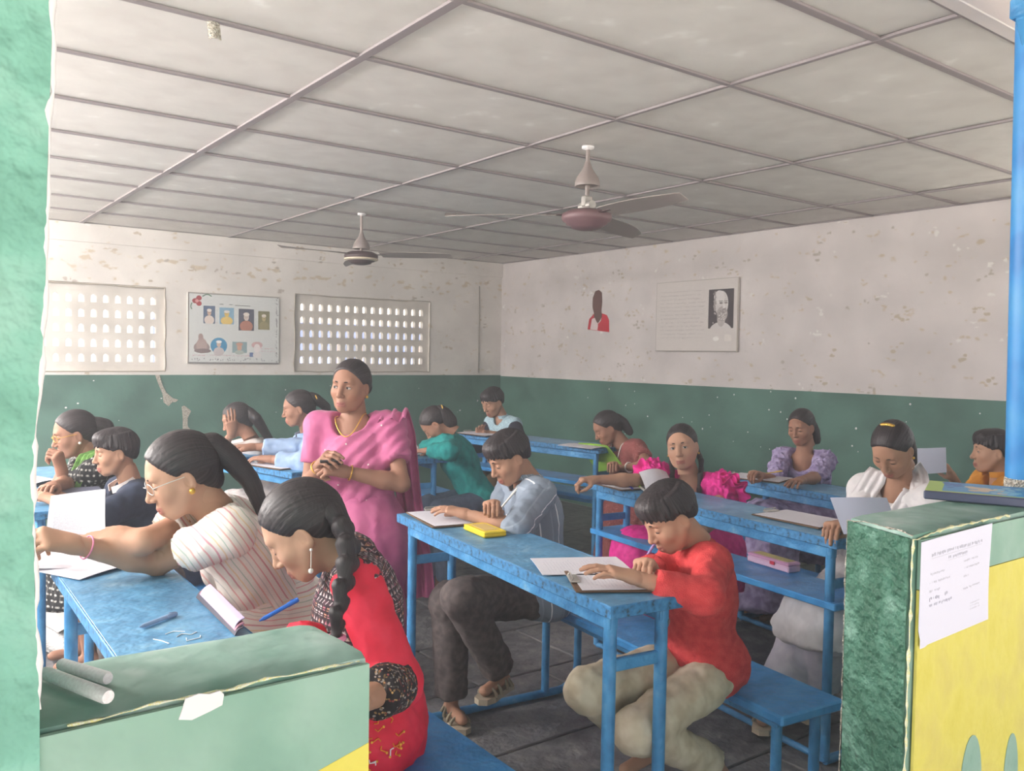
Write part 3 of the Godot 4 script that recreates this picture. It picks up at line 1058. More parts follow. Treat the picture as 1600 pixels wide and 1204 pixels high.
	T.pen = hand([38.0, 44.0, 52.0, 58.0], [48.0, 56.0, 66.0, 70.0], 60.0, .75, 30.0)
	T.grip = hand([34.0, 38.0, 42.0, 44.0], [34.0, 38.0, 42.0, 44.0], 40.0, .9, 26.0)
	T.curl = hand([55.0, 60.0, 64.0, 66.0], [80.0, 84.0, 86.0, 84.0], 50.0, .6, 40.0)


func comb(m: MB, kind: String):   # strands: fine ridges running back over the skull
	var f := FastNoiseLite.new()
	f.seed = 12; f.frequency = 1.0; f.fractal_octaves = 2
	for k in m.v.size():
		var p := m.v[k]
		var d: Vector3 = p - Vector3(0, .02, -.10 if kind == "girl" else -.02)
		var az := atan2(d.x, maxf(d.y, -.02) + .03) if kind == "girl" else atan2(d.x, d.z)
		var along := p.z if kind == "girl" else p.y
		var q := f.get_noise_2d(az * 26.0, along * 6.0)
		m.v[k] = p + m.n[k] * q * (.0018 if kind == "girl" else .0022)
		m.u[k] = Vector2(az * .55, along * 1.2)
	renormal(m)


func renormal(m: MB):
	var acc := PackedVector3Array()
	acc.resize(m.v.size())
	for k in range(0, m.i.size(), 3):
		var a := m.v[m.i[k]]
		var n := (m.v[m.i[k + 2]] - a).cross(m.v[m.i[k + 1]] - a)
		acc[m.i[k]] += n; acc[m.i[k + 1]] += n; acc[m.i[k + 2]] += n
	for k in acc.size(): m.n[k] = acc[k].normalized()


func hand(mcp: Array, pip: Array, thumb: float, close: float, tb: float) -> MB:
	var f := Field.new(Vector3(-.075, -.10, -.03), Vector3(.085, .045, .20), .0032)
	var kx := [.027, .0095, -.0085, -.0255]
	var kz := [.088, .092, .087, .079]
	var ln := [[.040, .024, .019], [.044, .027, .020], [.040, .025, .019], [.031, .019, .017]]
	var up := [.0, .002, .0, -.003]
	for k in 4:   # palm
		f.cap(Vector3(kx[k] * .45, 0, .004), Vector3(kx[k], up[k], kz[k] - .006), .0155, .0125, .016)
	f.cap(Vector3(.012, -.005, .012), Vector3(.028, -.010, .045), .016, .014, .016)
	f.cap(Vector3(0, 0, -.025), Vector3(0, 0, .012), .0235, .022, .02, Vector3(0, 1, 0), 1.25)
	for k in 4:
		var p := Vector3(kx[k], up[k], kz[k] - .004)
		var a := 0.0
		var sp := deg_to_rad([-4.0, -1.0, 3.0, 7.0][k]) * (1.0 - close * .7)
		var bends := [mcp[k], pip[k], pip[k] * .6]
		var r0: float = [.0088, .0090, .0086, .0076][k]
		for q in 3:
			a += deg_to_rad(bends[q])
			var d := Vector3(-sin(sp) * cos(a), -sin(a), cos(sp) * cos(a))
			var e: Vector3 = p + d * ln[k][q]
			f.cap(p, e, r0 * (1.0 - q * .07), r0 * (.93 - q * .08), .0035)
			p = e
	# thumb leaves the side of the palm near its base
	var t0 := Vector3(.026, -.008, .030)
	var out := deg_to_rad(thumb)
	var d1 := Vector3(sin(out) * (1.0 - close * .55), -.25 - close * .45, cos(out) * .9 + .15).normalized()
	var t1 := t0 + d1 * .036
	var d2 := (d1 + Vector3(-.35 - close * .35, -.1, .35)).normalized()
	var t2 := t1 + d2 * .031
	var d3 := (d2 + Vector3(-.25 - close * .3, 0.0, .25)).normalized()
	f.cap(t0, t1, .0125, .0105, .012)
	f.cap(t1, t2, .0105, .0095, .004)
	f.cap(t2, t2 + d3 * .024, .0095, .0075, .004)
	return f.net()


# ---------------------------------------------------------------- one person
func basis_of(z: Vector3, up: Vector3) -> Basis:
	z = z.normalized()
	var x := up.cross(z).normalized()
	return Basis(x, z.cross(x), z)


class Fig:
	var J: Dictionary
	var k: float
	var base: Vector3
	var ax: Vector3      # spine
	var R: Vector3       # person's right
	var F: Vector3       # front
	var B: Basis

	func _init(j: Dictionary):
		J = j; k = j.k
		base = Vector3(j.hip.x, 0, j.hip.z)
		for key in j:
			if key in ["head", "neck", "hip", "Ls", "Le", "Lw", "Rs", "Re", "Rw", "Lh", "Rh", "Lk", "Rk", "La", "Ra"]: J[key] = j[key] - base
		ax = (J.neck - J.hip).normalized()
		R = (J.Rs - J.Ls); R = (R - ax * R.dot(ax)).normalized()
		F = ax.cross(R)
		B = Basis(R, ax, F)

	func torso(f: Field, inf: float, fem: float, K := .04):
		var n: Vector3 = J.neck
		var h: Vector3 = J.hip
		var L := n.distance_to(h)
		f.ell(h + ax * .015, Basis(-((J.Lh - J.Rh) as Vector3).normalized(), Vector3.UP, ((J.hipf) as Vector3)).orthonormalized(), Vector3(.152, .115, .118) * k + Vector3.ONE * inf, .03)
		f.cap(h + ax * .07, n - ax * (.17 * k), .122 * k + inf, .125 * k + inf, K, F, 1.28)
		f.ell(n - ax * (.150 * k) - F * .006, B, Vector3(.148 * k + inf, .155 * k + inf, .102 * k + inf), K)
		f.cap(J.Ls, J.Rs, .047 * k + inf, .047 * k + inf, .03)
		f.cap(n - ax * .02, n.lerp(J.Ls, .85), .045 * k + inf * .6, .038 * k + inf, .03)
		f.cap(n - ax * .02, n.lerp(J.Rs, .85), .045 * k + inf * .6, .038 * k + inf, .03)
		if fem > 0.0:
			for s in [-1, 1]: f.ell(n - ax * (.215 * k) + F * (.078 * k) + R * (s * .066 * k), B, Vector3(.058, .06, .050) * k * fem + Vector3.ONE * inf * .7, .03)

	func box(m := .16) -> Array:
		var lo := Vector3.ONE * 9
		var hi := -lo
		for key in ["neck", "hip", "Ls", "Le", "Lw", "Rs", "Re", "Rw", "Lh", "Rh", "Lk", "Rk", "La", "Ra"]:
			lo = lo.min(J[key]); hi = hi.max(J[key])
		return [lo - Vector3.ONE * m, hi + Vector3.ONE * m]


func cloth(m: MB, amp: float, sd: int, fr := 11.0):
	# folds: drawn-out noise pushed along the surface's own normal
	noise.seed = sd
	for k in m.v.size():
		var p := m.v[k] * fr
		var a := noise.get_noise_3d(p.x, p.y * .45 + p.x * .3, p.z) * 1.6
		var b := 1.0 - absf(noise.get_noise_3d(p.x * .8 + 40.0, p.y * .8 - p.z * .5, p.z * .8)) * 3.0
		m.v[k] += m.n[k] * amp * (a * .6 + b * .5)
	renormal(m)


func skin_body(g: Fig, c: Dictionary) -> MB:
	var J := g.J
	var k := g.k
	var bb := g.box(.1)
	var f := Field.new(bb[0], bb[1], c.get("body_cell", .013))
	if true:
		for s in ["L", "R"]:
			f.cap(J[s + "h"], J[s + "k"], .066 * k, .048 * k, .02)
			f.cap(J[s + "k"], J[s + "a"], .047 * k, .030 * k, .02)
			var toe: Vector3 = c.get("toe" + s, J.hipf)
			toe = (toe - Vector3.UP * toe.y).normalized()
			var an: Vector3 = J[s + "a"]
			f.cap(an + Vector3(0, -.035, 0) - toe * .03 * k, an + Vector3(0, -.042, 0) + toe * .125 * k, .031 * k, .026 * k, .02, Vector3(0, 1, 0), 1.15)
	g.torso(f, -.030, 0.0)
	for s in ["L", "R"]:
		f.cap(J[s + "s"], J[s + "e"], .037 * k, .0335 * k, .02)
		f.cap(J[s + "e"], J[s + "e"].lerp(J[s + "w"], .35), .0345 * k, .0365 * k, .015)
		f.cap(J[s + "e"].lerp(J[s + "w"], .3), J[s + "w"], .0365 * k, .0245 * k, .015)
	var hb: Vector3 = J.head + J.up * (-.075 * J.hs) - J.face * .03 * J.hs
	f.cap(J.neck - g.ax * .05, hb, .056 * k, .049 * k, .03)
	var m := f.net()
	m.c.fill(c.skin)
	# head
	var fx: Vector3 = J.up.cross(J.face)
	var ht := Transform3D(Basis(fx, J.up, J.face) * J.hs, J.head)
	var hd: MB = T.head
	var b0 := m.v.size()
	m.add(hd, ht)
	var lipc: Color = c.skin.lerp(c.get("lip", Color(.34, .10, .095)), .75)
	for q in hd.v.size():
		var msk := hd.c[q]
		m.c[b0 + q] = c.skin.lerp(lipc, msk.r).lerp(Color(c.skin.r * 1.05, c.skin.g * .93, c.skin.b * .9), msk.g * .5)
	# hands
	for s in ["L", "R"]:
		var fd: Vector3 = (J[s + "w"] - J[s + "e"]).normalized()
		var zz: Vector3 = c.get("hz" + s, fd)
		var up: Vector3 = c.get("hu" + s, Vector3.UP)
		var hbz := basis_of(zz, up)
		if s == "L": hbz.x = -hbz.x   # the template is a right hand
		var tm: MB = T[c.get("hand" + s, "flat")]
		var hs: float = k * c.get("hand_size", .98)
		var mm := tm
		# the thumb side (+x of the template) must point to the person's inner side
		var side: float = c.get("thumb" + s, 1.0)
		var bz := Basis(hbz.x * hs * side, hbz.y * hs, hbz.z * hs)
		var flip := bz.determinant() < 0
		var add := MB.new()
		add.add(mm, Transform3D(bz, J[s + "w"]))
		if flip:
			for q in range(0, add.i.size(), 3):
				var t := add.i[q + 1]
				add.i[q + 1] = add.i[q + 2]; add.i[q + 2] = t
		m.add(add, Transform3D.IDENTITY, c.skin)
	return m


func eye_part(o: Node3D, ht: Transform3D, s: int, open: float, look: Vector2):
	# an almond of the eyeball between the lids, and the dark line of the lashes
	var c0 := Vector3(s * .031, .004, .0690)
	var mb := MB.new()
	var nu := 14
	var nv := 8
	var dn := -.10 - (1.0 - open) * .50
	var pt := func(u: float, v: float, r: float) -> Vector3:
		var az := (u * 2 - 1) * .86
		var half := .44 * open * sqrt(maxf(0.0, 1.0 - pow(absf(u * 2 - 1), 2.2)))
		var el := dn + (v * 2 - 1) * half
		return ht * (c0 + Vector3(sin(az) * cos(el) * .0162 * r, sin(el) * .0142 * r, cos(az) * cos(el) * .0142 * r))
	var base := 0
	for b in nv + 1:
		for a in nu + 1:
			var u := a / float(nu)
			var v := b / float(nv)
			var p: Vector3 = pt.call(u, v, 1.025)
			mb.v.append(p); mb.n.append((p - ht * c0).normalized()); mb.u.append(Vector2(u, v))
			var az := (u * 2 - 1) * .86 - look.x
			var el := (v * 2 - 1) * .44 * open - look.y
			var q := sqrt(az * az + el * el)
			mb.c.append(Color(.012, .008, .006) if q < .34 else Color(.52, .49, .47))
	for b in nv:
		for a in nu:
			var k := base + b * (nu + 1) + a
			for q in [k, k + nu + 1, k + 1, k + 1, k + nu + 1, k + nu + 2]: mb.i.append(q)
	part("eye", mb, M.eye, o)
	mb = MB.new()
	var line := []
	var rr := []
	for a in 11:
		var u := .02 + .96 * a / 10.0
		line.append(pt.call(u, 1.0, 1.04))
		rr.append(.0004 + .0013 * sin(PI * u))
	mb.tube(line, rr, 6)
	part("eyelash", mb, M.black, o)
	mb = MB.new()
	line = []; rr = []
	for a in 9:
		var u := a / 8.0
		line.append(ht * Vector3(s * lerpf(.013, .052, u), .0245 + .0050 * sin(PI * (u * .8 + .08)) - u * .003, .0875 - .026 * u * u))
		rr.append((.0014 + .0026 * sin(PI * (u * .85 + .12))) * ht.basis.x.length())
	mb.tube(line, rr, 6)
	part("eyebrow", mb, M.brow, o)


func dupe(c: Dictionary) -> Dictionary:
	return c.duplicate()


func make_person(key: String, label: String, c: Dictionary) -> Node3D:
	var g := Fig.new(PEOPLE[key])
	var J := g.J
	var k := g.k
	var o := thing("person", label, "person", g.base)
	var skm := mat([255, 255, 255], .55)
	skm.vertex_color_use_as_albedo = true
	skm.metallic_specular = .35
	part("body", skin_body(g, c), skm, o)
	var fx: Vector3 = J.up.cross(J.face)
	var ht := Transform3D(Basis(fx, J.up, J.face) * J.hs, J.head)
	for s in [-1, 1]: eye_part(o, ht, s, c.get("open", .35), c.get("look", Vector2(0, -.1)))
	var hb := MB.new()
	var hk: float = c.get("hair_size", 1.0)
	hb.add(T[c.get("hair", "girl")], ht * Transform3D(Basis.IDENTITY.scaled(Vector3(hk, hk, hk)), Vector3(0, 0, 0)))
	part("hair", hb, M.hair, o)
	c["g"] = g; c["ht"] = ht; c["o"] = o
	if c.has("trousers"): trousers(o, g, c)
	if c.has("top"): top(o, g, c)
	if c.has("skirt"): skirt(o, g, c)
	if c.get("sandals", false): sandals(o, g, c)
	return o


func sleeve(f: Field, g: Fig, s: String, upto: float, r: float):
	# upto 0..1 upper arm, 1..2 forearm
	var J := g.J
	var k := g.k
	var S: Vector3 = J[s + "s"]
	var E: Vector3 = J[s + "e"]
	var W: Vector3 = J[s + "w"]
	if upto <= 1.0:
		f.cap(S, S.lerp(E, upto), .046 * k + r, (.046 - .006 * upto) * k + r * 1.35, .03, Vector3.ZERO, 1.0, 1)
	else:
		f.cap(S, E, .045 * k + r, .039 * k + r, .03)
		f.cap(E, E.lerp(W, upto - 1.0), .040 * k + r, .0345 * k + r, .02, Vector3.ZERO, 1.0, 1)


func arm_field(g: Fig, s: String, h: float) -> Field:
	var lo: Vector3 = (g.J[s + "s"] as Vector3).min(g.J[s + "e"]).min(g.J[s + "w"])
	var hi: Vector3 = (g.J[s + "s"] as Vector3).max(g.J[s + "e"]).max(g.J[s + "w"])
	return Field.new(lo - Vector3.ONE * .11, hi + Vector3.ONE * .11, h)


func top(o: Node3D, g: Fig, c: Dictionary):
	var J := g.J
	var k := g.k
	var bb := g.box(.17)
	var h: float = c.get("cell", .0115)
	var lo: Vector3 = bb[0]
	lo.y = maxf(lo.y, J.hip.y - .2)
	var f := Field.new(lo, bb[1], h)
	var fit: float = c.get("fit", .010)
	g.torso(f, fit, c.get("fem", 0.0))
	var hem: float = c.get("hem", .08)      # below the hip point
	f.clip(J.hip - g.ax * hem, (-g.ax * .55 - Vector3.UP * .45).normalized(), .01)
	var sl: float = c.get("sleeve", .6)
	var sep: bool = c.has("sleeve_mat")
	if not sep:
		for s in ["L", "R"]: sleeve(f, g, s, c.get("sleeve" + s, sl), c.get("sleeve_fit", .008))
	# neck opening
	var nr: float = c.get("neck_r", .062)
	f.cap(J.neck + g.F * c.get("neck_f", .012) - g.ax * c.get("neck_d", .01), J.neck + g.ax * .2 + g.F * .03, nr * k, nr * k + .02, .012, Vector3.ZERO, 1.0, 0, true)
	f.cap(J.neck + g.ax * c.get("neck_top", .045) * k, J.neck + g.ax * .24, .085, .12, .01, Vector3.ZERO, 1.0, 2, true)
	var m := f.net()
	uv_of(m, g, c.get("stripe_dir", "front"))
	cloth(m, c.get("fold", .005), hash(c.name) % 1000, c.get("fold_freq", 11.0))
	part(c.get("top_name", "shirt"), m, c.top, o)
	if sep:
		for s in ["L", "R"]:
			f = arm_field(g, s, h)
			sleeve(f, g, s, c.get("sleeve" + s, sl), c.get("sleeve_fit", .008))
			m = f.net()
			var ad: Vector3 = (J[s + "e"] - J[s + "s"]).normalized()
			var side2: Vector3 = ad.cross(g.R).normalized()
			for q in m.v.size(): m.u[q] = Vector2((m.v[q] - J[s + "s"]).dot(side2) + .02, 0)
			cloth(m, c.get("fold", .005), 5, 14.0)
			part("sleeve", m, c.sleeve_mat, o)
	if c.get("collar", false):
		var mb := MB.new()
		var n: Vector3 = J.neck
		var up2: Vector3 = ((J.head - n) as Vector3).normalized()
		mb.sheet(func(u, v):
			var a: float = lerpf(-2.55, 2.55, u)
			var rr: float = (.062 + .010 * (1.0 - v) + .012 * v * absf(u - .5)) * k
			return n + g.ax * (.022 - .012 * cos(a)) * k + up2 * (v * .030 * k) - g.F * cos(a) * rr * 1.02 + g.R * sin(a) * rr + g.F * .008, 28, 3, .003)
		part("collar", mb, c.get("collar_mat", c.top), o)


func uv_of(m: MB, g: Fig, dir: String):
	for q in m.v.size():
		var p: Vector3 = m.v[q] - g.J.neck
		match dir:
			"front": m.u[q] = Vector2(p.dot(g.F), p.dot(g.ax))
			"side": m.u[q] = Vector2(p.dot(g.R), p.dot(g.ax))
			"level": m.u[q] = Vector2(p.y, p.dot(g.R))
			"diag": m.u[q] = Vector2(p.dot(g.F) * .8 + p.dot(g.R) * .6, p.dot(g.ax))


func trousers(o: Node3D, g: Fig, c: Dictionary):
	var J := g.J
	var k := g.k
	var bb := g.box(.17)
	var hi: Vector3 = bb[1]
	hi.y = J.hip.y + .2
	var f := Field.new(bb[0], hi, c.get("cell", .0115))
	var fit: float = c.get("leg_fit", .016)
	f.ell(J.hip + g.ax * .01, Basis(g.R, Vector3.UP, J.hipf).orthonormalized(), Vector3(.146, .108, .112) * k, .03)
	f.cap(J.hip, J.hip + g.ax * .06, .112 * k, .108 * k, .03, g.F, 1.2, 1)
	var lg: float = c.get("leg_len", .93)
	for s in ["L", "R"]:
		f.cap(J[s + "h"], J[s + "k"], .064 * k + fit * .3, .055 * k + fit, .025)
		f.cap(J[s + "h"].lerp(J[s + "k"], .3), J[s + "k"], .074 * k + fit * .5, .055 * k + fit, .03)
		f.cap(J[s + "k"], J[s + "k"].lerp(J[s + "a"], lg), .055 * k + fit, .040 * k + fit * 1.25, .02, Vector3.ZERO, 1.0, 1)
	var m := f.net()
	uv_of(m, g, "front")
	cloth(m, c.get("leg_fold", .007), 31 + hash(c.name) % 100, 10.0)
	part(c.get("trousers_name", "trousers"), m, c.trousers, o)


func skirt(o: Node3D, g: Fig, c: Dictionary):
	# cloth over a seated lap that falls from the knees (or from standing hips) to its hem
	var J := g.J
	var k := g.k
	var bb := g.box(.26)
	var lo: Vector3 = bb[0]
	lo.y = 0.0
	var hi: Vector3 = bb[1]
	hi.y = J.hip.y + .34
	var f := Field.new(lo, hi, c.get("cell", .0115) * 1.1)
	var w: float = c.get("skirt_w", .03)
	var top_at: float = c.get("waist", .20)
	f.cap(J.hip, J.hip + g.ax * top_at * k, .150 * k + w * .5, .112 * k + c.get("fit", .010) + .004, .04, g.F, 1.18, 1)
	f.ell(J.hip, Basis(g.R, Vector3.UP, J.hipf).orthonormalized(), Vector3(.165, .125, .135) * k + Vector3.ONE * w * .6, .04)
	var hem: float = c.get("hem_y", .25)
	var kn := []
	for s in ["L", "R"]:
		f.cap(J[s + "h"], J[s + "k"], .088 * k + w * .6, .070 * k + w * .7, .10)
		var kk: Vector3 = J[s + "k"]
		kn.append(kk)
	var mid: Vector3 = (kn[0] + kn[1]) / 2
	f.cap(((J.Lh + J.Rh) / 2 as Vector3).lerp(mid, .45), mid, .075 * k + w * .5, .070 * k + w * .7, .10)
	for kk in kn + [mid]:
		var foot: Vector3 = Vector3(kk.x, hem, kk.z) + J.hipf * c.get("drape", .01)
		f.cap(kk, foot, .068 * k + w * .6, .075 * k + w * 1.6, .08, Vector3.ZERO, 1.0, 1)
	if c.get("back_fall", true):
		f.cap(J.hip - J.hipf * .05, Vector3(J.hip.x, maxf(hem, .30), J.hip.z) - J.hipf * .07, .12 * k + w * .4, .10 * k + w * .6, .08, g.R, .8, 1)
	var m := f.net()
	uv_of(m, g, c.get("skirt_dir", "level"))
	cloth(m, c.get("skirt_fold", .010), 61 + hash(c.name) % 100, c.get("skirt_freq", 9.0))
	part(c.get("skirt_name", "skirt"), m, c.skirt, o)
	c["skirt_mesh"] = m


func strand(pts: Array, r0: float, r1: float, lobes := 0, h := .006) -> MB:
	# a tail of hair, or with lobes a plait of that many crossings
	var lo := Vector3.ONE * 9
	var hi := -lo
	for p in pts:
		lo = lo.min(p); hi = hi.max(p)
	var f := Field.new(lo - Vector3.ONE * (r0 + .03), hi + Vector3.ONE * (r0 + .03), h)
	var cv := Curve3D.new()
	for q in pts.size():
		var t: Vector3 = (pts[mini(q + 1, pts.size() - 1)] - pts[maxi(q - 1, 0)]) / 6.0
		cv.add_point(pts[q], -t, t)
	var len := cv.get_baked_length()
	if lobes == 0:
		var n := 14
		for q in n:
			var a := cv.sample_baked(len * q / n)
			var b := cv.sample_baked(len * (q + 1) / n)
			f.cap(a, b, lerpf(r0, r1, q / float(n)), lerpf(r0, r1, (q + 1) / float(n)), .012)
	else:
		for q in lobes:
			var a := cv.sample_baked(len * q / lobes)
			var b := cv.sample_baked(minf(len, len * (q + 1.3) / lobes))
			var d := (b - a).normalized()
			var sd := d.cross(Vector3(.6, .1, .8)).normalized() * (1.0 if q % 2 == 0 else -1.0)
			var r := lerpf(r0, r1, q / float(lobes))
			f.cap(a + sd * r * .75, b - sd * r * .25, r * .80, r * .62, .004)
	var m := f.net()
	noise.seed = 9
	for q in m.v.size():
		var p := m.v[q]
		m.v[q] += m.n[q] * noise.get_noise_3d(p.x * 90, p.y * 9, p.z * 90) * .002
		var t := cv.get_closest_offset(p)
		var dd := p - cv.sample_baked(t)
		m.u[q] = Vector2(atan2(dd.x, dd.z + dd.y * .3) * .5, t * 1.2)
	renormal(m)
	return m


func ring(at: Vector3, axis: Vector3, r: float, w: float) -> MB:
	var mb := MB.new()
	var b := basis_of(axis, Vector3(.3, 1, .1))
	var p := []
	for q in 25: p.append(at + b.x * cos(TAU * q / 24.0) * r + b.y * sin(TAU * q / 24.0) * r)
	mb.tube(p, w, 8, Color.WHITE, false)
	return mb


func sandals(o: Node3D, g: Fig, c: Dictionary):
	var J := g.J
	var k := g.k
	for s in ["L", "R"]:
		var toe: Vector3 = c.get("toe" + s, J.hipf)
		toe = (toe - Vector3.UP * toe.y).normalized()
		var an: Vector3 = J[s + "a"]
		var b := Basis(toe.cross(Vector3.UP), Vector3.UP, -toe)
		var mb := MB.new()
		var poly := PackedVector2Array()
		for q in [[-.030, -.070], [.0, -.082], [.030, -.070], [.036, .02], [.046, .10], [.034, .150], [.0, .168], [-.032, .150], [-.044, .10], [-.034, .02]]: poly.append(Vector2(q[0], q[1]) * k)
		var gy: float = maxf(an.y - .085, .004)
		mb.prism(Transform3D(Basis(b.x, toe, Vector3.UP), Vector3(an.x, gy, an.z)), poly, .022)
		var so := part("sandal", mb, c.get("sole_mat", M.sole), o)
		mb = MB.new()
		for st in [[-.045, .050, .036], [.055, .040, .043], [.098, .034, .046], [.0, .052, .038]]:
			var pts := []
			for q in 9:
				var a := PI * q / 8.0
				pts.append(Vector3(an.x, gy + .02, an.z) + toe * (st[0] + (.03 if st[0] < 0 else 0.0) * sin(a)) * k + b.x * cos(a) * st[2] * k + Vector3.UP * sin(a) * st[1] * k * 1.05)
			mb.tube(pts, .0075 * k, 6)
		part("strap", mb, c.get("strap_mat", M.strap), so)


func stripes_img(cols: Array, widths: Array, size := 256) -> Image:
	var im := Image.create_empty(size, 8, false, Image.FORMAT_RGB8)
	var tot := 0.0
	for q in widths: tot += q
	var x := 0.0
	for q in cols.size():
		var a := int(x / tot * size)
		x += widths[q]
		im.fill_rect(Rect2i(a, 0, int(x / tot * size) - a + 1, 8), Color8(cols[q][0], cols[q][1], cols[q][2]))
	return im

func stripe_mat(cols: Array, widths: Array, per: float) -> StandardMaterial3D:
	var m := img_mat(stripes_img(cols, widths), .9)
	m.uv1_scale = Vector3(1.0 / per, 1.0, 1.0)
	return m

func tri_img(im: Image, per: float, rough := .9) -> StandardMaterial3D:
	var m := img_mat(im, rough)
	m.uv1_triplanar = true
	m.uv1_scale = Vector3(1, 1, 1) / per
	return m


func cloth_mats():
	var hi := Image.create_empty(512, 64, false, Image.FORMAT_RGB8)
	var hf := FastNoiseLite.new()
	hf.seed = 2; hf.frequency = 1.0; hf.fractal_octaves = 3
	for y in 64:
		for x in 512:
			var a := TAU * x / 512.0
			var b := TAU * y / 64.0
			var q := hf.get_noise_3d(cos(a) * 22.0 + cos(b) * .3, sin(a) * 22.0 + sin(b) * .3, cos(b) * .5)
			var w := clampf(.5 + q * .9, 0, 1)
			hi.set_pixel(x, y, Color8(36, 31, 34).lerp(Color8(84, 74, 76), w * w))
	M.hair = img_mat(hi, .5)
	M.hair.metallic_specular = .45
	M.hair.uv1_scale = Vector3(1.0, 1.0, 1.0)
	M.hair.heightmap_enabled = true
	M.hair.heightmap_texture = M.hair.albedo_texture
	M.hair.heightmap_scale = .12
	M.eye = mat([255, 255, 255], .15); M.eye.vertex_color_use_as_albedo = true
	M.brow = mat([34, 26, 26], .8)
	M.sole = mat([172, 160, 140], .85)
	M.strap = mat([146, 136, 116], .85)
	M.pink_sari = tri_mat([[176, 84, 130], [186, 94, 138], [196, 106, 148]], [.2, .5, .8], .5, .012, .75, 81)
	M.pink_sari.rim_enabled = true; M.pink_sari.rim = .3
	var cr := [236, 226, 218]
	M.stripe_dress = stripe_mat([cr, [226, 168, 168], cr, [206, 198, 194], cr, [228, 180, 172], cr, [190, 196, 182], cr, [232, 204, 168], cr, [216, 156, 162]], [1.3, .34, 1.0, .26, .9, .4, 1.1, .3, 1.0, .34, .9, .4], .085)
	M.red = tri_mat([[208, 26, 56], [222, 34, 64], [228, 48, 76]], [.2, .5, .8], .5, .012, .75, 82)
	M.red_knit = tri_mat([[208, 58, 62], [220, 70, 72], [228, 82, 84]], [.2, .5, .8], .3, .02, .95, 83, 4, .3, .2)
	# patchwork print: rows of black, white and rose triangles and bars
	var im := new_img(256, 256, [52, 40, 48])
	for r in 16:
		for q in 16:
			var x := q * 16 + (8 if r % 2 else 0)
			var y := r * 16
			var pick := (r * 7 + (r / 3)) % 4
			var cl: Array = [[226, 214, 214], [196, 120, 140], [232, 226, 222], [206, 150, 120]][(q + r * 3 + rng.randi() % 2) % 4]
			if pick < 2:
				for j in 11: rect(im, (x + 8 - j * .5) , y + 2 + j, j, 1, cl)
			elif pick == 2: rect(im, x + 2, y + 3, 10, 4, cl); rect(im, x + 2, y + 10, 10, 2, cl)
			else:
				for j in 10: rect(im, x + 2 + j, y + 2 + j, 3, 2, cl)
	M.patch = tri_img(im, .24)
	im = new_img(256, 256, [40, 34, 38])
	for q in 120: disc(im, rng.randf() * 256, rng.randf() * 256, rng.randf_range(3, 6), rng.randf_range(3, 6), [[226, 210, 196], [206, 92, 84], [226, 176, 110], [232, 226, 220]][rng.randi() % 4])
	M.cuff_print = tri_img(im, .12)
	im = new_img(128, 128, [24, 24, 28])
	for r in 8:
		for q in 8: disc(im, q * 16 + (8 if r % 2 else 2), r * 16 + 6, 3.4, 3.4, [206, 204, 196])
	M.polka = tri_img(im, .20)
	M.green_scarf = tri_mat([[78, 118, 52], [96, 140, 64], [112, 152, 80]], [.2, .5, .8], .25, .02, .85, 84)
	M.navy = tri_mat([[34, 42, 62], [42, 52, 74], [52, 62, 84]], [.2, .5, .8], .4, .015, .9, 85)
	M.cream_cloth = tri_mat([[222, 210, 206], [232, 222, 218]], [.3, .7], .4, .02, .9, 86)
	M.light_blue = tri_mat([[136, 160, 196], [150, 174, 208], [164, 186, 216]], [.2, .5, .8], .4, .015, .9, 87)
	M.teal = tri_mat([[10, 122, 122], [20, 138, 136], [34, 152, 148]], [.2, .5, .8], .4, .015, .85, 88)
	M.grey_trouser = tri_mat([[72, 84, 104], [86, 98, 118]], [.3, .7], .3, .02, .9, 89)
	M.denim = tri_mat([[140, 170, 186], [168, 196, 208], [192, 214, 222]], [.2, .5, .8], .18, .03, .9, 90)
	M.dark_knit = mat([40, 38, 54], .95)
	M.tan = mat([124, 100, 74], .9)
	M.stripe_shirt = stripe_mat([[140, 152, 168], [240, 242, 246], [134, 146, 162], [156, 168, 182], [140, 152, 168]], [3.2, .5, 2.4, .5, 1.2], .075)
	M.brown_trouser = tri_mat([[78, 70, 70], [92, 83, 82], [106, 96, 94]], [.2, .5, .8], .3, .02, .9, 91)
	M.cream_trouser = tri_mat([[198, 184, 158], [212, 200, 176], [222, 212, 190]], [.2, .5, .8], .4, .015, .9, 92)
	# bandhani: pale scrolls on maroon
	im = new_img(256, 256, [112, 26, 34])
	var f := FastNoiseLite.new()
	f.seed = 5; f.frequency = .035; f.fractal_octaves = 2
	for y in 256:
		for x in 256:
			var q := absf(fmod(absf(f.get_noise_2d(x, y)) * 7.0, 1.0) - .5)
			if q < .13: im.set_pixel(x, y, Color8(226, 178, 164))
	M.bandhani = tri_img(im, .34)
	M.hot_pink = tri_mat([[214, 20, 132], [228, 32, 146], [236, 60, 160]], [.2, .5, .8], .3, .02, .7, 93)
	M.lilac = tri_mat([[132, 116, 160], [160, 146, 186], [186, 174, 208]], [.25, .5, .8], .6, .025, .85, 94, 3)
	M.white_cloth = tri_mat([[226, 222, 224], [238, 234, 236]], [.3, .7], .4, .02, .9, 95)
	M.white_cloth.backlight_enabled = true; M.white_cloth.backlight = Color(.12, .12, .12)
	M.lilac_white = tri_mat([[214, 210, 226], [226, 222, 234]], [.3, .7], .4, .02, .9, 96)
	M.amber = tri_mat([[214, 142, 44], [226, 158, 58]], [.3, .7], .3, .02, .85, 97)
	M.shirt_navy = mat([58, 66, 92], .9)
	M.pearl = mat([240, 234, 226], .25)
	M.rose = mat([226, 132, 166], .6)
	M.hot_tie = mat([238, 90, 170], .5)
	M.yellow_tie = mat([240, 196, 90], .5)


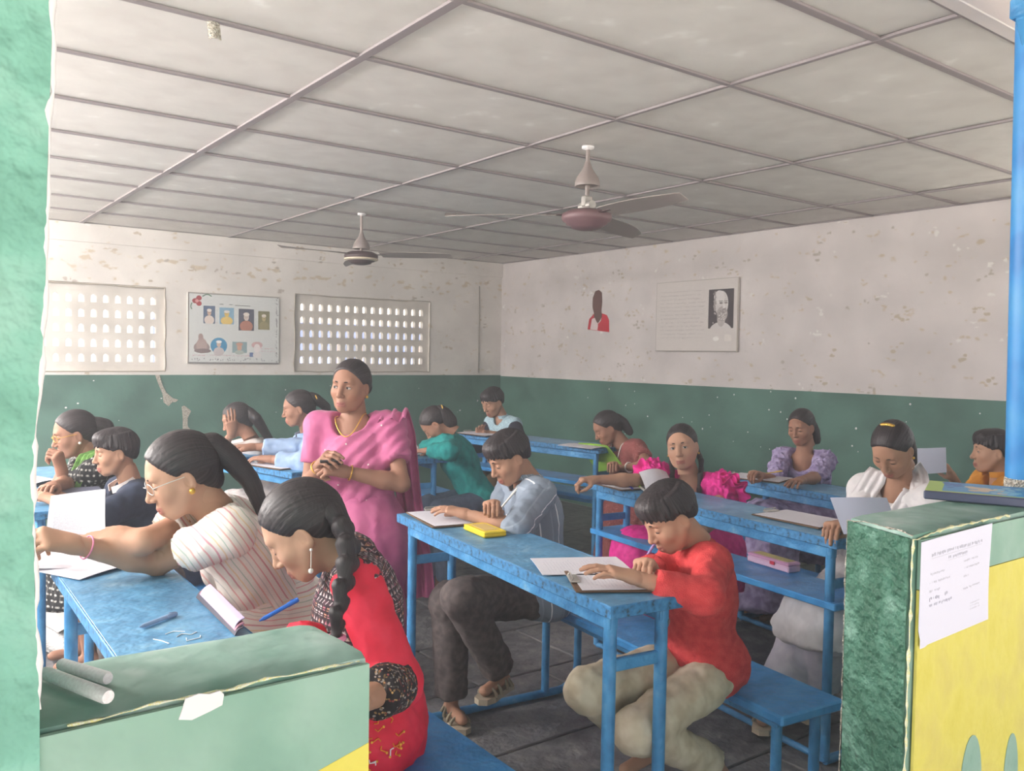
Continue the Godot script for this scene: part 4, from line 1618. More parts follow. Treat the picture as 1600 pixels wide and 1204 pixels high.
var PEOPLE := {
	"teacher": {"k": 1.00, "hs": 0.950, "head": Vector3(-3.952,1.309,4.368), "face": Vector3(-0.809,-0.052,0.586), "up": Vector3(-0.012,0.997,0.073), "neck": Vector3(-3.933,1.178,4.363), "tor": Vector3(-0.699,0.000,0.715), "hip": Vector3(-3.895,0.683,4.412), "hipf": Vector3(-0.710,0.000,0.705), "Ls": Vector3(-3.818,1.143,4.475), "Le": Vector3(-3.842,0.922,4.619), "Lw": Vector3(-4.060,0.978,4.551), "Rs": Vector3(-4.047,1.143,4.251), "Re": Vector3(-4.093,0.883,4.270), "Rw": Vector3(-4.133,0.999,4.471), "Lh": Vector3(-3.835,0.683,4.473), "Rh": Vector3(-3.955,0.683,4.352), "Lk": Vector3(-3.849,0.389,4.487), "Rk": Vector3(-3.969,0.389,4.366), "La": Vector3(-3.835,0.070,4.473), "Ra": Vector3(-3.955,0.070,4.352)},
	"stripedress": {"k": 1.00, "hs": 0.950, "head": Vector3(-4.889,1.108,5.250), "face": Vector3(-0.919,-0.375,-0.123), "up": Vector3(-0.371,0.927,-0.050), "neck": Vector3(-4.793,1.002,5.250), "tor": Vector3(-0.999,0.000,-0.048), "hip": Vector3(-4.460,0.540,5.120), "hipf": Vector3(-0.995,0.000,0.100), "Ls": Vector3(-4.800,0.967,5.400), "Le": Vector3(-4.937,0.862,5.199), "Lw": Vector3(-5.150,0.947,5.249), "Rs": Vector3(-4.786,0.967,5.100), "Re": Vector3(-4.990,0.940,5.267), "Rw": Vector3(-5.138,0.937,5.084), "Lh": Vector3(-4.452,0.540,5.205), "Rh": Vector3(-4.468,0.540,5.035), "Lk": Vector3(-4.820,0.520,5.241), "Rk": Vector3(-4.837,0.520,5.072), "La": Vector3(-4.780,0.070,5.237), "Ra": Vector3(-4.797,0.070,5.068)},
	"redgirl": {"k": 0.95, "hs": 0.970, "head": Vector3(-4.726,1.017,5.700), "face": Vector3(-0.682,-0.616,-0.396), "up": Vector3(-0.532,0.788,-0.309), "neck": Vector3(-4.586,0.937,5.700), "tor": Vector3(-0.910,0.000,-0.415), "hip": Vector3(-4.570,0.520,5.700), "hipf": Vector3(-0.999,0.000,0.050), "Ls": Vector3(-4.645,0.904,5.830), "Le": Vector3(-4.577,0.675,5.909), "Lw": Vector3(-4.748,0.714,6.047), "Rs": Vector3(-4.527,0.904,5.570), "Re": Vector3(-4.612,0.697,5.686), "Rw": Vector3(-4.794,0.778,5.785), "Lh": Vector3(-4.566,0.520,5.781), "Rh": Vector3(-4.574,0.520,5.619), "Lk": Vector3(-4.917,0.500,5.798), "Rk": Vector3(-4.925,0.500,5.637), "La": Vector3(-4.877,0.070,5.796), "Ra": Vector3(-4.885,0.070,5.635)},
	"stripeboy": {"k": 0.88, "hs": 0.870, "head": Vector3(-3.600,1.060,5.020), "face": Vector3(-0.856,-0.500,-0.130), "up": Vector3(-0.494,0.866,-0.075), "neck": Vector3(-3.514,0.959,5.020), "tor": Vector3(-0.975,0.000,-0.222), "hip": Vector3(-3.420,0.500,5.030), "hipf": Vector3(-0.981,0.000,0.196), "Ls": Vector3(-3.543,0.928,5.149), "Le": Vector3(-3.733,0.837,5.249), "Lw": Vector3(-3.826,0.868,5.067), "Rs": Vector3(-3.485,0.928,4.891), "Re": Vector3(-3.635,0.768,4.968), "Rw": Vector3(-3.740,0.880,5.107), "Lh": Vector3(-3.405,0.500,5.103), "Rh": Vector3(-3.435,0.500,4.957), "Lk": Vector3(-3.768,0.488,4.874), "Rk": Vector3(-3.843,0.560,5.075), "La": Vector3(-3.741,0.092,4.860), "Ra": Vector3(-3.626,0.231,5.024)},
	"redboy": {"k": 0.84, "hs": 0.870, "head": Vector3(-3.672,0.983,5.920), "face": Vector3(-0.799,-0.559,-0.221), "up": Vector3(-0.539,0.829,-0.149), "neck": Vector3(-3.550,0.881,5.920), "tor": Vector3(-0.873,0.000,-0.488), "hip": Vector3(-3.500,0.500,5.920), "hipf": Vector3(-0.944,0.000,0.330), "Ls": Vector3(-3.611,0.851,6.030), "Le": Vector3(-3.788,0.814,6.160), "Lw": Vector3(-3.946,0.868,6.054), "Rs": Vector3(-3.488,0.851,5.810), "Re": Vector3(-3.687,0.796,5.894), "Rw": Vector3(-3.838,0.872,5.996), "Lh": Vector3(-3.476,0.500,5.987), "Rh": Vector3(-3.524,0.500,5.853), "Lk": Vector3(-3.879,0.424,6.008), "Rk": Vector3(-3.933,0.500,5.863), "La": Vector3(-3.546,0.242,6.017), "Ra": Vector3(-3.650,0.250,5.827)},
	"greenwoman": {"k": 0.97, "hs": 0.900, "head": Vector3(-4.830,1.059,3.350), "face": Vector3(-0.970,-0.242,-0.028), "up": Vector3(-0.242,0.970,-0.007), "neck": Vector3(-4.766,0.938,3.350), "tor": Vector3(-1.000,0.000,-0.008), "hip": Vector3(-4.466,0.531,3.352), "hipf": Vector3(-1.000,0.000,0.000), "Ls": Vector3(-4.768,0.904,3.500), "Le": Vector3(-4.918,0.767,3.343), "Lw": Vector3(-4.907,0.909,3.521), "Rs": Vector3(-4.765,0.904,3.200), "Re": Vector3(-4.875,0.842,3.458), "Rw": Vector3(-4.969,0.875,3.694), "Lh": Vector3(-4.466,0.531,3.435), "Rh": Vector3(-4.466,0.531,3.270), "Lk": Vector3(-4.825,0.511,3.435), "Rk": Vector3(-4.825,0.511,3.270), "La": Vector3(-4.785,0.070,3.435), "Ra": Vector3(-4.785,0.070,3.270)},
	"navyboy": {"k": 0.88, "hs": 0.840, "head": Vector3(-4.749,1.018,3.800), "face": Vector3(-0.990,-0.139,-0.033), "up": Vector3(-0.139,0.990,-0.005), "neck": Vector3(-4.701,0.863,3.800), "tor": Vector3(-1.000,0.000,-0.010), "hip": Vector3(-4.451,0.511,3.803), "hipf": Vector3(-1.000,0.000,0.000), "Ls": Vector3(-4.702,0.832,3.932), "Le": Vector3(-4.874,0.798,4.086), "Lw": Vector3(-4.991,0.850,3.923), "Rs": Vector3(-4.700,0.832,3.668), "Re": Vector3(-4.779,0.753,3.873), "Rw": Vector3(-4.940,0.836,3.774), "Lh": Vector3(-4.451,0.511,3.877), "Rh": Vector3(-4.451,0.511,3.728), "Lk": Vector3(-4.777,0.491,3.877), "Rk": Vector3(-4.777,0.491,3.728), "La": Vector3(-4.737,0.070,3.877), "Ra": Vector3(-4.737,0.070,3.728)},
	"handgirl": {"k": 0.88, "hs": 0.880, "head": Vector3(-3.776,1.027,2.450), "face": Vector3(-0.769,-0.375,-0.518), "up": Vector3(-0.311,0.927,-0.209), "neck": Vector3(-3.671,0.888,2.450), "tor": Vector3(-0.966,0.000,-0.258), "hip": Vector3(-3.478,0.501,2.502), "hipf": Vector3(-0.995,0.000,0.100), "Ls": Vector3(-3.703,0.857,2.569), "Le": Vector3(-3.905,0.813,2.462), "Lw": Vector3(-3.859,0.957,2.604), "Rs": Vector3(-3.639,0.857,2.331), "Re": Vector3(-3.842,0.804,2.229), "Rw": Vector3(-3.913,0.850,2.418), "Lh": Vector3(-3.470,0.501,2.576), "Rh": Vector3(-3.485,0.501,2.427), "Lk": Vector3(-3.794,0.481,2.608), "Rk": Vector3(-3.809,0.481,2.460), "La": Vector3(-3.754,0.070,2.604), "Ra": Vector3(-3.769,0.070,2.456)},
	"bluegirl": {"k": 0.94, "hs": 0.860, "head": Vector3(-3.631,1.131,3.050), "face": Vector3(-0.902,-0.208,-0.378), "up": Vector3(-0.192,0.978,-0.080), "neck": Vector3(-3.560,0.960,3.050), "tor": Vector3(-0.972,0.000,-0.233), "hip": Vector3(-3.365,0.527,3.097), "hipf": Vector3(-0.995,0.000,0.100), "Ls": Vector3(-3.593,0.927,3.187), "Le": Vector3(-3.730,0.861,3.385), "Lw": Vector3(-3.842,0.870,3.195), "Rs": Vector3(-3.527,0.927,2.913), "Re": Vector3(-3.678,0.913,3.111), "Rw": Vector3(-3.873,0.920,3.007), "Lh": Vector3(-3.357,0.527,3.176), "Rh": Vector3(-3.373,0.527,3.017), "Lk": Vector3(-3.704,0.507,3.211), "Rk": Vector3(-3.719,0.507,3.052), "La": Vector3(-3.664,0.070,3.207), "Ra": Vector3(-3.680,0.070,3.048)},
	"tealchild": {"k": 0.86, "hs": 0.880, "head": Vector3(-2.800,1.025,3.180), "face": Vector3(-0.494,-0.788,-0.368), "up": Vector3(-0.632,0.616,-0.471), "neck": Vector3(-2.710,0.927,3.189), "tor": Vector3(-0.887,0.000,-0.463), "hip": Vector3(-2.533,0.540,3.281), "hipf": Vector3(-1.000,0.000,0.000), "Ls": Vector3(-2.766,0.897,3.295), "Le": Vector3(-2.890,0.890,3.487), "Lw": Vector3(-2.916,0.876,3.287), "Rs": Vector3(-2.655,0.897,3.082), "Re": Vector3(-2.786,0.910,3.268), "Rw": Vector3(-2.854,0.860,3.084), "Lh": Vector3(-2.533,0.540,3.354), "Rh": Vector3(-2.533,0.540,3.208), "Lk": Vector3(-2.851,0.520,3.354), "Rk": Vector3(-2.851,0.520,3.208), "La": Vector3(-2.811,0.070,3.354), "Ra": Vector3(-2.811,0.070,3.208)},
	"denimboy": {"k": 0.90, "hs": 0.930, "head": Vector3(-1.790,1.097,2.370), "face": Vector3(-0.908,-0.407,0.103), "up": Vector3(-0.404,0.914,0.046), "neck": Vector3(-1.728,0.962,2.422), "tor": Vector3(-0.998,0.000,0.066), "hip": Vector3(-1.609,0.548,2.414), "hipf": Vector3(-0.954,0.000,0.301), "Ls": Vector3(-1.719,0.930,2.557), "Le": Vector3(-1.819,0.838,2.753), "Lw": Vector3(-1.889,0.872,2.556), "Rs": Vector3(-1.737,0.930,2.287), "Re": Vector3(-1.885,0.743,2.288), "Rw": Vector3(-1.962,0.870,2.439), "Lh": Vector3(-1.586,0.548,2.487), "Rh": Vector3(-1.632,0.548,2.341), "Lk": Vector3(-1.903,0.528,2.587), "Rk": Vector3(-1.949,0.528,2.442), "La": Vector3(-1.865,0.070,2.575), "Ra": Vector3(-1.911,0.070,2.430)},
	"kurtagirl": {"k": 0.97, "hs": 0.900, "head": Vector3(-1.749,0.995,3.592), "face": Vector3(-0.784,-0.500,-0.368), "up": Vector3(-0.453,0.866,-0.213), "neck": Vector3(-1.660,0.905,3.662), "tor": Vector3(-0.987,0.000,-0.162), "hip": Vector3(-1.542,0.479,3.682), "hipf": Vector3(-0.800,0.000,0.600), "Ls": Vector3(-1.684,0.872,3.806), "Le": Vector3(-1.798,0.801,4.025), "Lw": Vector3(-1.765,0.761,3.803), "Rs": Vector3(-1.637,0.872,3.519), "Re": Vector3(-1.707,0.654,3.636), "Rw": Vector3(-1.856,0.760,3.772), "Lh": Vector3(-1.492,0.479,3.748), "Rh": Vector3(-1.591,0.479,3.616), "Lk": Vector3(-1.779,0.459,3.963), "Rk": Vector3(-1.878,0.459,3.831), "La": Vector3(-1.747,0.070,3.939), "Ra": Vector3(-1.846,0.070,3.807)},
	"pinkgirl": {"k": 0.88, "hs": 0.920, "head": Vector3(-2.456,1.028,4.874), "face": Vector3(-0.867,0.000,0.498), "up": Vector3(-0.078,0.988,-0.136), "neck": Vector3(-2.379,0.881,4.875), "tor": Vector3(-0.961,0.000,0.278), "hip": Vector3(-2.264,0.511,4.842), "hipf": Vector3(-0.942,0.000,-0.334), "Ls": Vector3(-2.342,0.850,5.002), "Le": Vector3(-2.500,0.759,5.147), "Lw": Vector3(-2.477,0.614,5.001), "Rs": Vector3(-2.416,0.850,4.748), "Re": Vector3(-2.661,0.871,4.772), "Rw": Vector3(-2.872,0.881,4.719), "Lh": Vector3(-2.289,0.511,4.912), "Rh": Vector3(-2.239,0.511,4.771), "Lk": Vector3(-2.596,0.491,4.803), "Rk": Vector3(-2.546,0.491,4.662), "La": Vector3(-2.558,0.070,4.817), "Ra": Vector3(-2.508,0.070,4.676)},
	"lilacgirl": {"k": 0.88, "hs": 0.850, "head": Vector3(-1.346,1.075,4.765), "face": Vector3(-0.955,-0.276,0.108), "up": Vector3(-0.278,0.961,-0.004), "neck": Vector3(-1.335,0.926,4.779), "tor": Vector3(-0.987,0.000,0.161), "hip": Vector3(-1.236,0.539,4.763), "hipf": Vector3(-0.981,0.000,-0.195), "Ls": Vector3(-1.314,0.896,4.905), "Le": Vector3(-1.524,0.832,4.995), "Lw": Vector3(-1.729,0.835,5.037), "Rs": Vector3(-1.355,0.896,4.653), "Re": Vector3(-1.535,0.772,4.736), "Rw": Vector3(-1.730,0.830,4.775), "Lh": Vector3(-1.251,0.539,4.836), "Rh": Vector3(-1.222,0.539,4.690), "Lk": Vector3(-1.570,0.519,4.773), "Rk": Vector3(-1.541,0.519,4.626), "La": Vector3(-1.531,0.070,4.781), "Ra": Vector3(-1.502,0.070,4.634)},
	"whitegirl": {"k": 1.00, "hs": 0.900, "head": Vector3(-2.412,1.115,5.902), "face": Vector3(-0.764,-0.643,0.055), "up": Vector3(-0.636,0.765,0.098), "neck": Vector3(-2.344,0.965,5.897), "tor": Vector3(-0.994,0.000,-0.111), "hip": Vector3(-2.160,0.520,5.720), "hipf": Vector3(-0.863,0.000,-0.505), "Ls": Vector3(-2.361,0.930,6.051), "Le": Vector3(-2.486,0.701,6.099), "Lw": Vector3(-2.651,0.859,6.047), "Rs": Vector3(-2.326,0.930,5.743), "Re": Vector3(-2.537,0.802,5.841), "Rw": Vector3(-2.758,0.853,5.905), "Lh": Vector3(-2.203,0.520,5.793), "Rh": Vector3(-2.117,0.520,5.647), "Lk": Vector3(-2.598,0.465,5.770), "Rk": Vector3(-2.501,0.411,5.625), "La": Vector3(-2.500,0.120,5.680), "Ra": Vector3(-2.700,0.100,5.600)},
	"yellowboy": {"k": 0.88, "hs": 0.900, "head": Vector3(-1.210,1.027,5.742), "face": Vector3(-0.665,-0.035,-0.746), "up": Vector3(-0.023,0.999,-0.026), "neck": Vector3(-1.184,0.894,5.768), "tor": Vector3(-0.802,0.000,-0.597), "hip": Vector3(-1.104,0.525,5.828), "hipf": Vector3(-1.000,0.000,0.000), "Ls": Vector3(-1.263,0.864,5.874), "Le": Vector3(-1.265,0.653,5.774), "Lw": Vector3(-1.444,0.757,5.767), "Rs": Vector3(-1.105,0.864,5.662), "Re": Vector3(-1.319,0.771,5.677), "Rw": Vector3(-1.469,0.913,5.679), "Lh": Vector3(-1.104,0.525,5.902), "Rh": Vector3(-1.104,0.525,5.753), "Lk": Vector3(-1.429,0.505,5.902), "Rk": Vector3(-1.429,0.505,5.753), "La": Vector3(-1.389,0.070,5.902), "Ra": Vector3(-1.389,0.070,5.753)},

}

const FAIR := Color(.50, .285, .195)
const MID := Color(.41, .225, .150)
const BROWN := Color(.335, .175, .118)
const DARK := Color(.20, .095, .065)


func hw(c: Dictionary, p: Vector3) -> Vector3:   # a point given in the head's own measure
	return c.ht * p


func earring(c: Dictionary, s: int, m: Material, big := 1.0):
	var mb := MB.new()
	mb.ball(Transform3D(Basis.IDENTITY.scaled(Vector3(1, 1, 1) * .0055 * big), hw(c, Vector3(s * .080, -.040, -.004))), Color.WHITE, 10, 6)
	part("earring", mb, m, c.o)


func glasses(c: Dictionary, m: Material):
	var mb := MB.new()
	for s in [-1, 1]:
		var p := []
		for q in 21:
			var a := TAU * q / 20.0
			p.append(hw(c, Vector3(s * .033 + cos(a) * .025, .002 + sin(a) * .016, .098 - absf(cos(a) * .5 + .5 if s > 0 else -cos(a) * .5 + .5) * .012)))
		mb.tube(p, .0011, 6, Color.WHITE, false)
		mb.tube([hw(c, Vector3(s * .058, .006, .087)), hw(c, Vector3(s * .077, .008, .04)), hw(c, Vector3(s * .080, .006, .0))], .0013, 6)
	mb.tube([hw(c, Vector3(-.008, .006, .099)), hw(c, Vector3(0, .010, .104)), hw(c, Vector3(.008, .006, .099))], .0011, 6)
	part("spectacles", mb, m, c.o)


func wristband(c: Dictionary, s: String, m: Material, r := .031, w := .0032, back := .015):
	var J: Dictionary = c.g.J
	var d: Vector3 = (J[s + "w"] - J[s + "e"]).normalized()
	part("bangle", ring(J[s + "w"] - d * back, d, r * c.g.k, w), m, c.o)


func necklace(c: Dictionary, m: Material, drop := .11, wide := .075, w := .0022):
	var g: Fig = c.g
	var p := []
	for q in 25:
		var a := -PI * .5 + PI * q / 24.0
		var t := cos(a)
		p.append(g.J.neck + g.R * sin(a) * wide * g.k + g.ax * (.012 - drop * t * t) * g.k + g.F * (.02 + .078 * sqrt(maxf(t, 0.0)) + .02 * t * t) * g.k)
	var mb := MB.new()
	mb.tube(p, w, 6)
	part("necklace", mb, m, c.o)


func tail(c: Dictionary, pts: Array, r0: float, r1: float, lobes := 0, called := "ponytail"):
	part(called, strand(pts, r0, r1, lobes), M.hair, c.o)


func scarf(c: Dictionary, called: String, m: Material, path: Array, w: float, sd: int, wide_dir: Vector3, pleats := 4.0, amp := .010):
	# a folded length of cloth along a path
	var cv := Curve3D.new()
	for q in path.size():
		var t: Vector3 = (path[mini(q + 1, path.size() - 1)] - path[maxi(q - 1, 0)]) / 6.0
		cv.add_point(path[q], -t, t)
	var len := cv.get_baked_length()
	var mb := MB.new()
	mb.sheet(func(u, v):
		var p := cv.sample_baked(len * v)
		var d := (cv.sample_baked(minf(len, len * v + .02)) - cv.sample_baked(maxf(0, len * v - .02))).normalized()
		var side: Vector3 = (wide_dir - d * wide_dir.dot(d)).normalized()
		var out: Vector3 = d.cross(side)
		return p + side * (u - .5) * w * (1.0 + .15 * sin(v * 5.0 + sd)) + out * (sin(u * TAU * pleats + sin(v * 6.0 + sd) * .8) * amp + sin(v * 9.0 + u * 3.0) * amp * .4), 36, 40, .003)
	part(called, mb, m, c.o)


func people():
	cloth_mats()
	var c: Dictionary
	# ---- the teacher
	c = {"name": "teacher", "skin": BROWN, "lip": Color(.30, .10, .10), "open": .85, "look": Vector2(-.25, 0), "top": M.pink_sari, "top_name": "blouse", "sleeve": .62, "sleeve_fit": .006, "fem": 1.0, "fit": .006, "neck_r": .078, "neck_f": .030, "neck_d": .02, "hem": -.10, "handL": "curl", "handR": "grip", "huL": Vector3(.2, .75, .6), "huR": Vector3(-.3, .6, .7), "fold": .003}
	make_person("teacher", "woman teacher in a pink sari standing between the desks", c)
	sari(c)
	necklace(c, M.gold, .085, .062, .0026)
	wristband(c, "L", M.gold, .030, .003, .02)
	wristband(c, "R", M.gold, .030, .003, .02)
	for s in [-1, 1]: earring(c, s, M.gold, 1.2)
	var mb := MB.new()
	mb.ball(c.ht * Transform3D(Basis.IDENTITY.scaled(Vector3(.045, .042, .040)), Vector3(0, -.01, -.115)), Color.WHITE, 16, 10)
	part("hair_bun", mb, M.hair, c.o)
	# ---- the woman in the striped dress
	c = {"name": "striped", "skin": FAIR, "open": .25, "top": M.stripe_dress, "top_name": "bodice", "sleeve": .58, "sleeve_fit": .014, "fem": 1.0, "fit": .008, "neck_r": .070, "neck_f": .02, "hem": -.17, "handL": "grip", "handR": "grip", "huL": Vector3(-.3, .8, .5), "huR": Vector3(-.3, .8, -.4), "skirt": M.stripe_dress, "skirt_dir": "level", "skirt_w": .045, "hem_y": .12, "waist": .33, "cell": .009, "fold": .005, "skirt_fold": .014, "hair_size": 1.03}
	make_person("stripedress", "woman in a cream striped dress and glasses leaning on her desk to read a sheet", c)
	glasses(c, M.steel)
	earring(c, 1, M.gold, 1.6); earring(c, -1, M.gold, 1.6)
	var tie := hw(c, Vector3(.0, .045, -.110))
	var g: Fig = c.g
	tail(c, [hw(c, Vector3(0, .05, -.085)), tie, tie + Vector3(.045, -.035, .02), tie + Vector3(.095, -.10, .04), tie + Vector3(.125, -.18, .05), tie + Vector3(.125, -.25, .06)], .036, .012)
	part("hair_tie", ring(tie + Vector3(.008, 0, 0), Vector3(1, -.4, .2), .026, .006), M.hot_tie, c.o)
	wristband(c, "L", M.rose, .030, .0022, .03)
	# ---- the girl in the red kurta in front
	c = {"name": "redgirl", "skin": FAIR, "open": .12, "top": M.patch, "top_name": "bodice", "sleeve_mat": M.red, "sleeve": 1.5, "sleeveR": 1.9, "sleeve_fit": .019, "fem": .8, "neck_r": .072, "neck_f": .0, "neck_d": .0, "hem": .10, "fit": .014, "handL": "flat", "handR": "pen", "skirt": M.red, "skirt_name": "kurta_skirt", "skirt_w": .004, "hem_y": .30, "waist": .10, "cell": .0085, "fold": .004, "skirt_fold": .009, "trousers": M.patch, "hair_size": 1.03}
	make_person("redgirl", "girl in a red kurta with a printed bodice and a long plait behind the parapet", c)
	girl_details(c)
	# ---- the boy in the striped shirt
	c = {"name": "stripeboy", "skin": MID, "hair": "boy", "open": .18, "top": M.stripe_shirt, "sleeve_mat": M.stripe_shirt, "stripe_dir": "front", "sleeve": 1.12, "sleeve_fit": .020, "fit": .018, "hem": .09, "collar": true, "neck_r": .066, "handL": "flat", "handR": "pen", "trousers": M.brown_trouser, "leg_fit": .022, "leg_len": .96, "toeL": Vector3(-.2, 0, 1), "toeR": Vector3(-.9, 0, .35), "sandals": true, "fold": .007, "cell": .009}
	make_person("stripeboy", "boy in a grey striped shirt and dark trousers at the blue desk", c)
	# ---- the boy in red
	c = {"name": "redboy", "skin": FAIR, "hair": "boy", "open": .14, "top": M.red_knit, "top_name": "sweatshirt", "sleeve": 1.72, "sleeve_fit": .014, "fit": .016, "hem": .100, "neck_r": .058, "handL": "flat", "handR": "pen", "trousers": M.cream_trouser, "leg_fit": .012, "leg_len": .94, "fold": .006, "cell": .009, "leg_fold": .006, "toeL": Vector3(-.8, -.6, .1), "toeR": Vector3(-.8, -.6, .1)}
	make_person("redboy", "boy in a red sweatshirt and cream trousers writing at the near desk end", c)
	under_hem(c, M.navy)
	# ---- the far left desk
	c = {"name": "greenwoman", "skin": BROWN, "open": .3, "top": M.polka, "top_name": "kurta", "sleeve": .9, "fem": .8, "hem": .05, "skirt": M.polka, "hem_y": .3, "handL": "curl", "handR": "flat", "huL": Vector3(.6, .1, .5), "hzL": Vector3(-.2, .9, .0)}
	make_person("greenwoman", "woman with a green scarf and spectacles, her hand at her chin", c)
	glasses(c, M.gold); earring(c, 1, M.pearl, 1.2); earring(c, -1, M.pearl, 1.2)
	g = c.g
	tail(c, [hw(c, Vector3(0, .02, -.10)), hw(c, Vector3(.01, .0, -.15)), hw(c, Vector3(.01, -.05, -.155))], .036, .022, 0, "hair_bun")
	g = c.g
	scarf(c, "scarf", M.green_scarf, [g.J.neck + Vector3(.09, .0, .02), g.J.neck + Vector3(.04, .055, .075), g.J.neck + Vector3(-.04, .035, .115), g.J.neck + Vector3(-.09, -.09, .12), g.J.neck + Vector3(-.12, -.22, .10), g.J.neck + Vector3(-.13, -.32, .08)], .11, 3, Vector3(.5, .2, .8), 3.0, .006)
	c = {"name": "navyboy", "skin": MID, "hair": "boy", "open": .4, "top": M.navy, "sleeve": 1.1, "sleeve_fit": .02, "fit": .02, "hem": .08, "collar": true, "collar_mat": M.cream_cloth, "trousers": M.brown_trouser, "handL": "flat", "handR": "pen"}
	make_person("navyboy", "boy in a navy shirt seated behind the woman in the striped dress", c)
	# ---- the desk behind the teacher
	c = {"name": "handgirl", "skin": BROWN, "open": .2, "top": M.cream_cloth, "top_name": "bodice", "sleeve": .7, "sleeve_fit": .014, "hem": .03, "skirt": M.cream_cloth, "hem_y": .30, "skirt_w": .04, "handL": "flat", "handR": "flat", "hzL": Vector3(-.1, .95, .1), "huL": Vector3(-.2, .1, 1.0)}
	make_person("handgirl", "girl in a white dress resting her head on a raised hand", c)
	g = c.g
	tail(c, [hw(c, Vector3(0, .03, -.09)), hw(c, Vector3(.02, -.04, -.135)), g.J.neck + Vector3(.14, -.08, .05)], .034, .016)
	c = {"name": "bluegirl", "skin": BROWN, "open": .3, "top": M.light_blue, "sleeve": 1.75, "sleeve_fit": .018, "fit": .016, "hem": .1, "collar": true, "trousers": M.navy, "handL": "flat", "handR": "flat"}
	make_person("bluegirl", "girl in a light blue long-sleeved shirt half hidden by the teacher", c)
	tie = hw(c, Vector3(0, .045, -.118))
	part("hair_tie", ring(tie, Vector3(1, .4, 0), .024, .006), M.yellow_tie, c.o)
	tail(c, [hw(c, Vector3(0, .06, -.09)), tie, tie + Vector3(.07, -.05, .0), tie + Vector3(.08, -.16, .0)], .028, .016)
	# ---- the child in teal
	c = {"name": "teal", "skin": BROWN, "open": .1, "neck_r": .054, "neck_top": .075, "collar": true, "top": M.teal, "sleeve": 1.8, "sleeve_fit": .018, "fit": .02, "hem": .10, "trousers": M.grey_trouser, "leg_fit": .02, "handL": "flat", "handR": "pen", "fold": .009}
	make_person("tealchild", "child in a teal shirt bent low over the desk", c)
	tie = hw(c, Vector3(.01, .03, -.112))
	part("hair_tie", ring(tie, Vector3(1, .2, .3), .020, .006), M.yellow_tie, c.o)
	tail(c, [hw(c, Vector3(0, .05, -.08)), tie, tie + Vector3(.05, -.04, .0)], .024, .014)
	g = c.g
	tail(c, [hw(c, Vector3(0, .0, -.085)), hw(c, Vector3(0, -.07, -.075)), g.J.neck + Vector3(-.01, .035, .02)], .050, .034, 0, "nape_hair")
	# ---- the back row
	c = {"name": "denim", "skin": MID, "hair": "boy", "open": .2, "top": M.denim, "top_name": "vest", "sleeve_mat": M.dark_knit, "sleeve": 1.8, "sleeve_fit": .014, "fit": .02, "hem": .08, "collar": true, "trousers": M.tan, "handL": "flat", "handR": "flat"}
	make_person("denimboy", "boy in a pale denim vest with dark sleeves in the back row", c)
	c = {"name": "kurtagirl", "skin": BROWN, "open": .12, "top": M.bandhani, "top_name": "kurta", "sleeve": .55, "sleeve_fit": .012, "fem": .7, "hem": .05, "skirt": M.bandhani, "skirt_name": "kurta_skirt", "skirt_w": .05, "hem_y": .08, "handL": "grip", "handR": "grip", "waist": .22, "neck_r": .07}
	make_person("kurtagirl", "girl in a patterned maroon dress reading a green pad near the right wall", c)
	necklace(c, M.pearl, .16, .06, .004)
	wristband(c, "L", M.pearl, .030, .006, .02)
	tail(c, [hw(c, Vector3(0, .03, -.09)), hw(c, Vector3(.01, -.03, -.125)), hw(c, Vector3(.02, -.11, -.13))], .032, .022)
	# ---- the desk with the shelf
	c = {"name": "pinkgirl", "skin": FAIR, "open": .9, "look": Vector2(.1, -.02), "top": M.hot_pink, "top_name": "bodice", "sleeve": .2, "hem": .05, "skirt": M.hot_pink, "skirt_w": .06, "hem_y": .25, "neck_r": .075, "neck_f": .03, "neck_d": .02, "handL": "flat", "handR": "pen"}
	make_person("pinkgirl", "girl in a bright pink dress with ruffled sleeves and two plaits", c)
	g = c.g
	for s in ["L", "R"]: puff(c, s, M.hot_pink, .082, .016, "ruffled_sleeve")
	for s in [-1, 1]:
		var q := Vector3(-s, 0, 0)
		var st := hw(c, Vector3(s * .055, -.02, -.075))
		var sh: Vector3 = g.J.Ls if s > 0 else g.J.Rs
		var e1: Vector3 = sh.lerp(g.J.neck, .5) + g.F * .085 - g.ax * .04
		tail(c, [st, hw(c, Vector3(s * .080, -.085, -.05)), e1, e1 - g.ax * .14 + g.F * .01 + g.R * (-s * .015)], .019, .012, 11, "plait")
		earring(c, s, M.gold, 1.0)
	part("hair_ribbon", ring(g.J.Ls.lerp(g.J.neck, .5) + g.F * .09 - g.ax * .19, g.ax, .016, .008), M.rose, c.o)
	# ---- lilac
	c = {"name": "lilac", "skin": BROWN, "open": .35, "look": Vector2(0, -.2), "top": M.lilac, "top_name": "bodice", "sleeve": .25, "hem": .03, "fem": .4, "skirt": M.lilac, "skirt_w": .07, "hem_y": .10, "waist": .24, "neck_r": .080, "neck_f": .03, "neck_d": .03, "handL": "flat", "handR": "pen", "skirt_fold": .014, "drape": .03}
	make_person("lilacgirl", "girl in a lilac dress with gathered sleeves by the right wall", c)
	for s in ["L", "R"]: puff(c, s, M.lilac, .052, .011, "gathered_sleeve")
	tail(c, [hw(c, Vector3(.01, .02, -.09)), hw(c, Vector3(.04, -.06, -.10)), hw(c, Vector3(.05, -.13, -.09))], .026, .016)
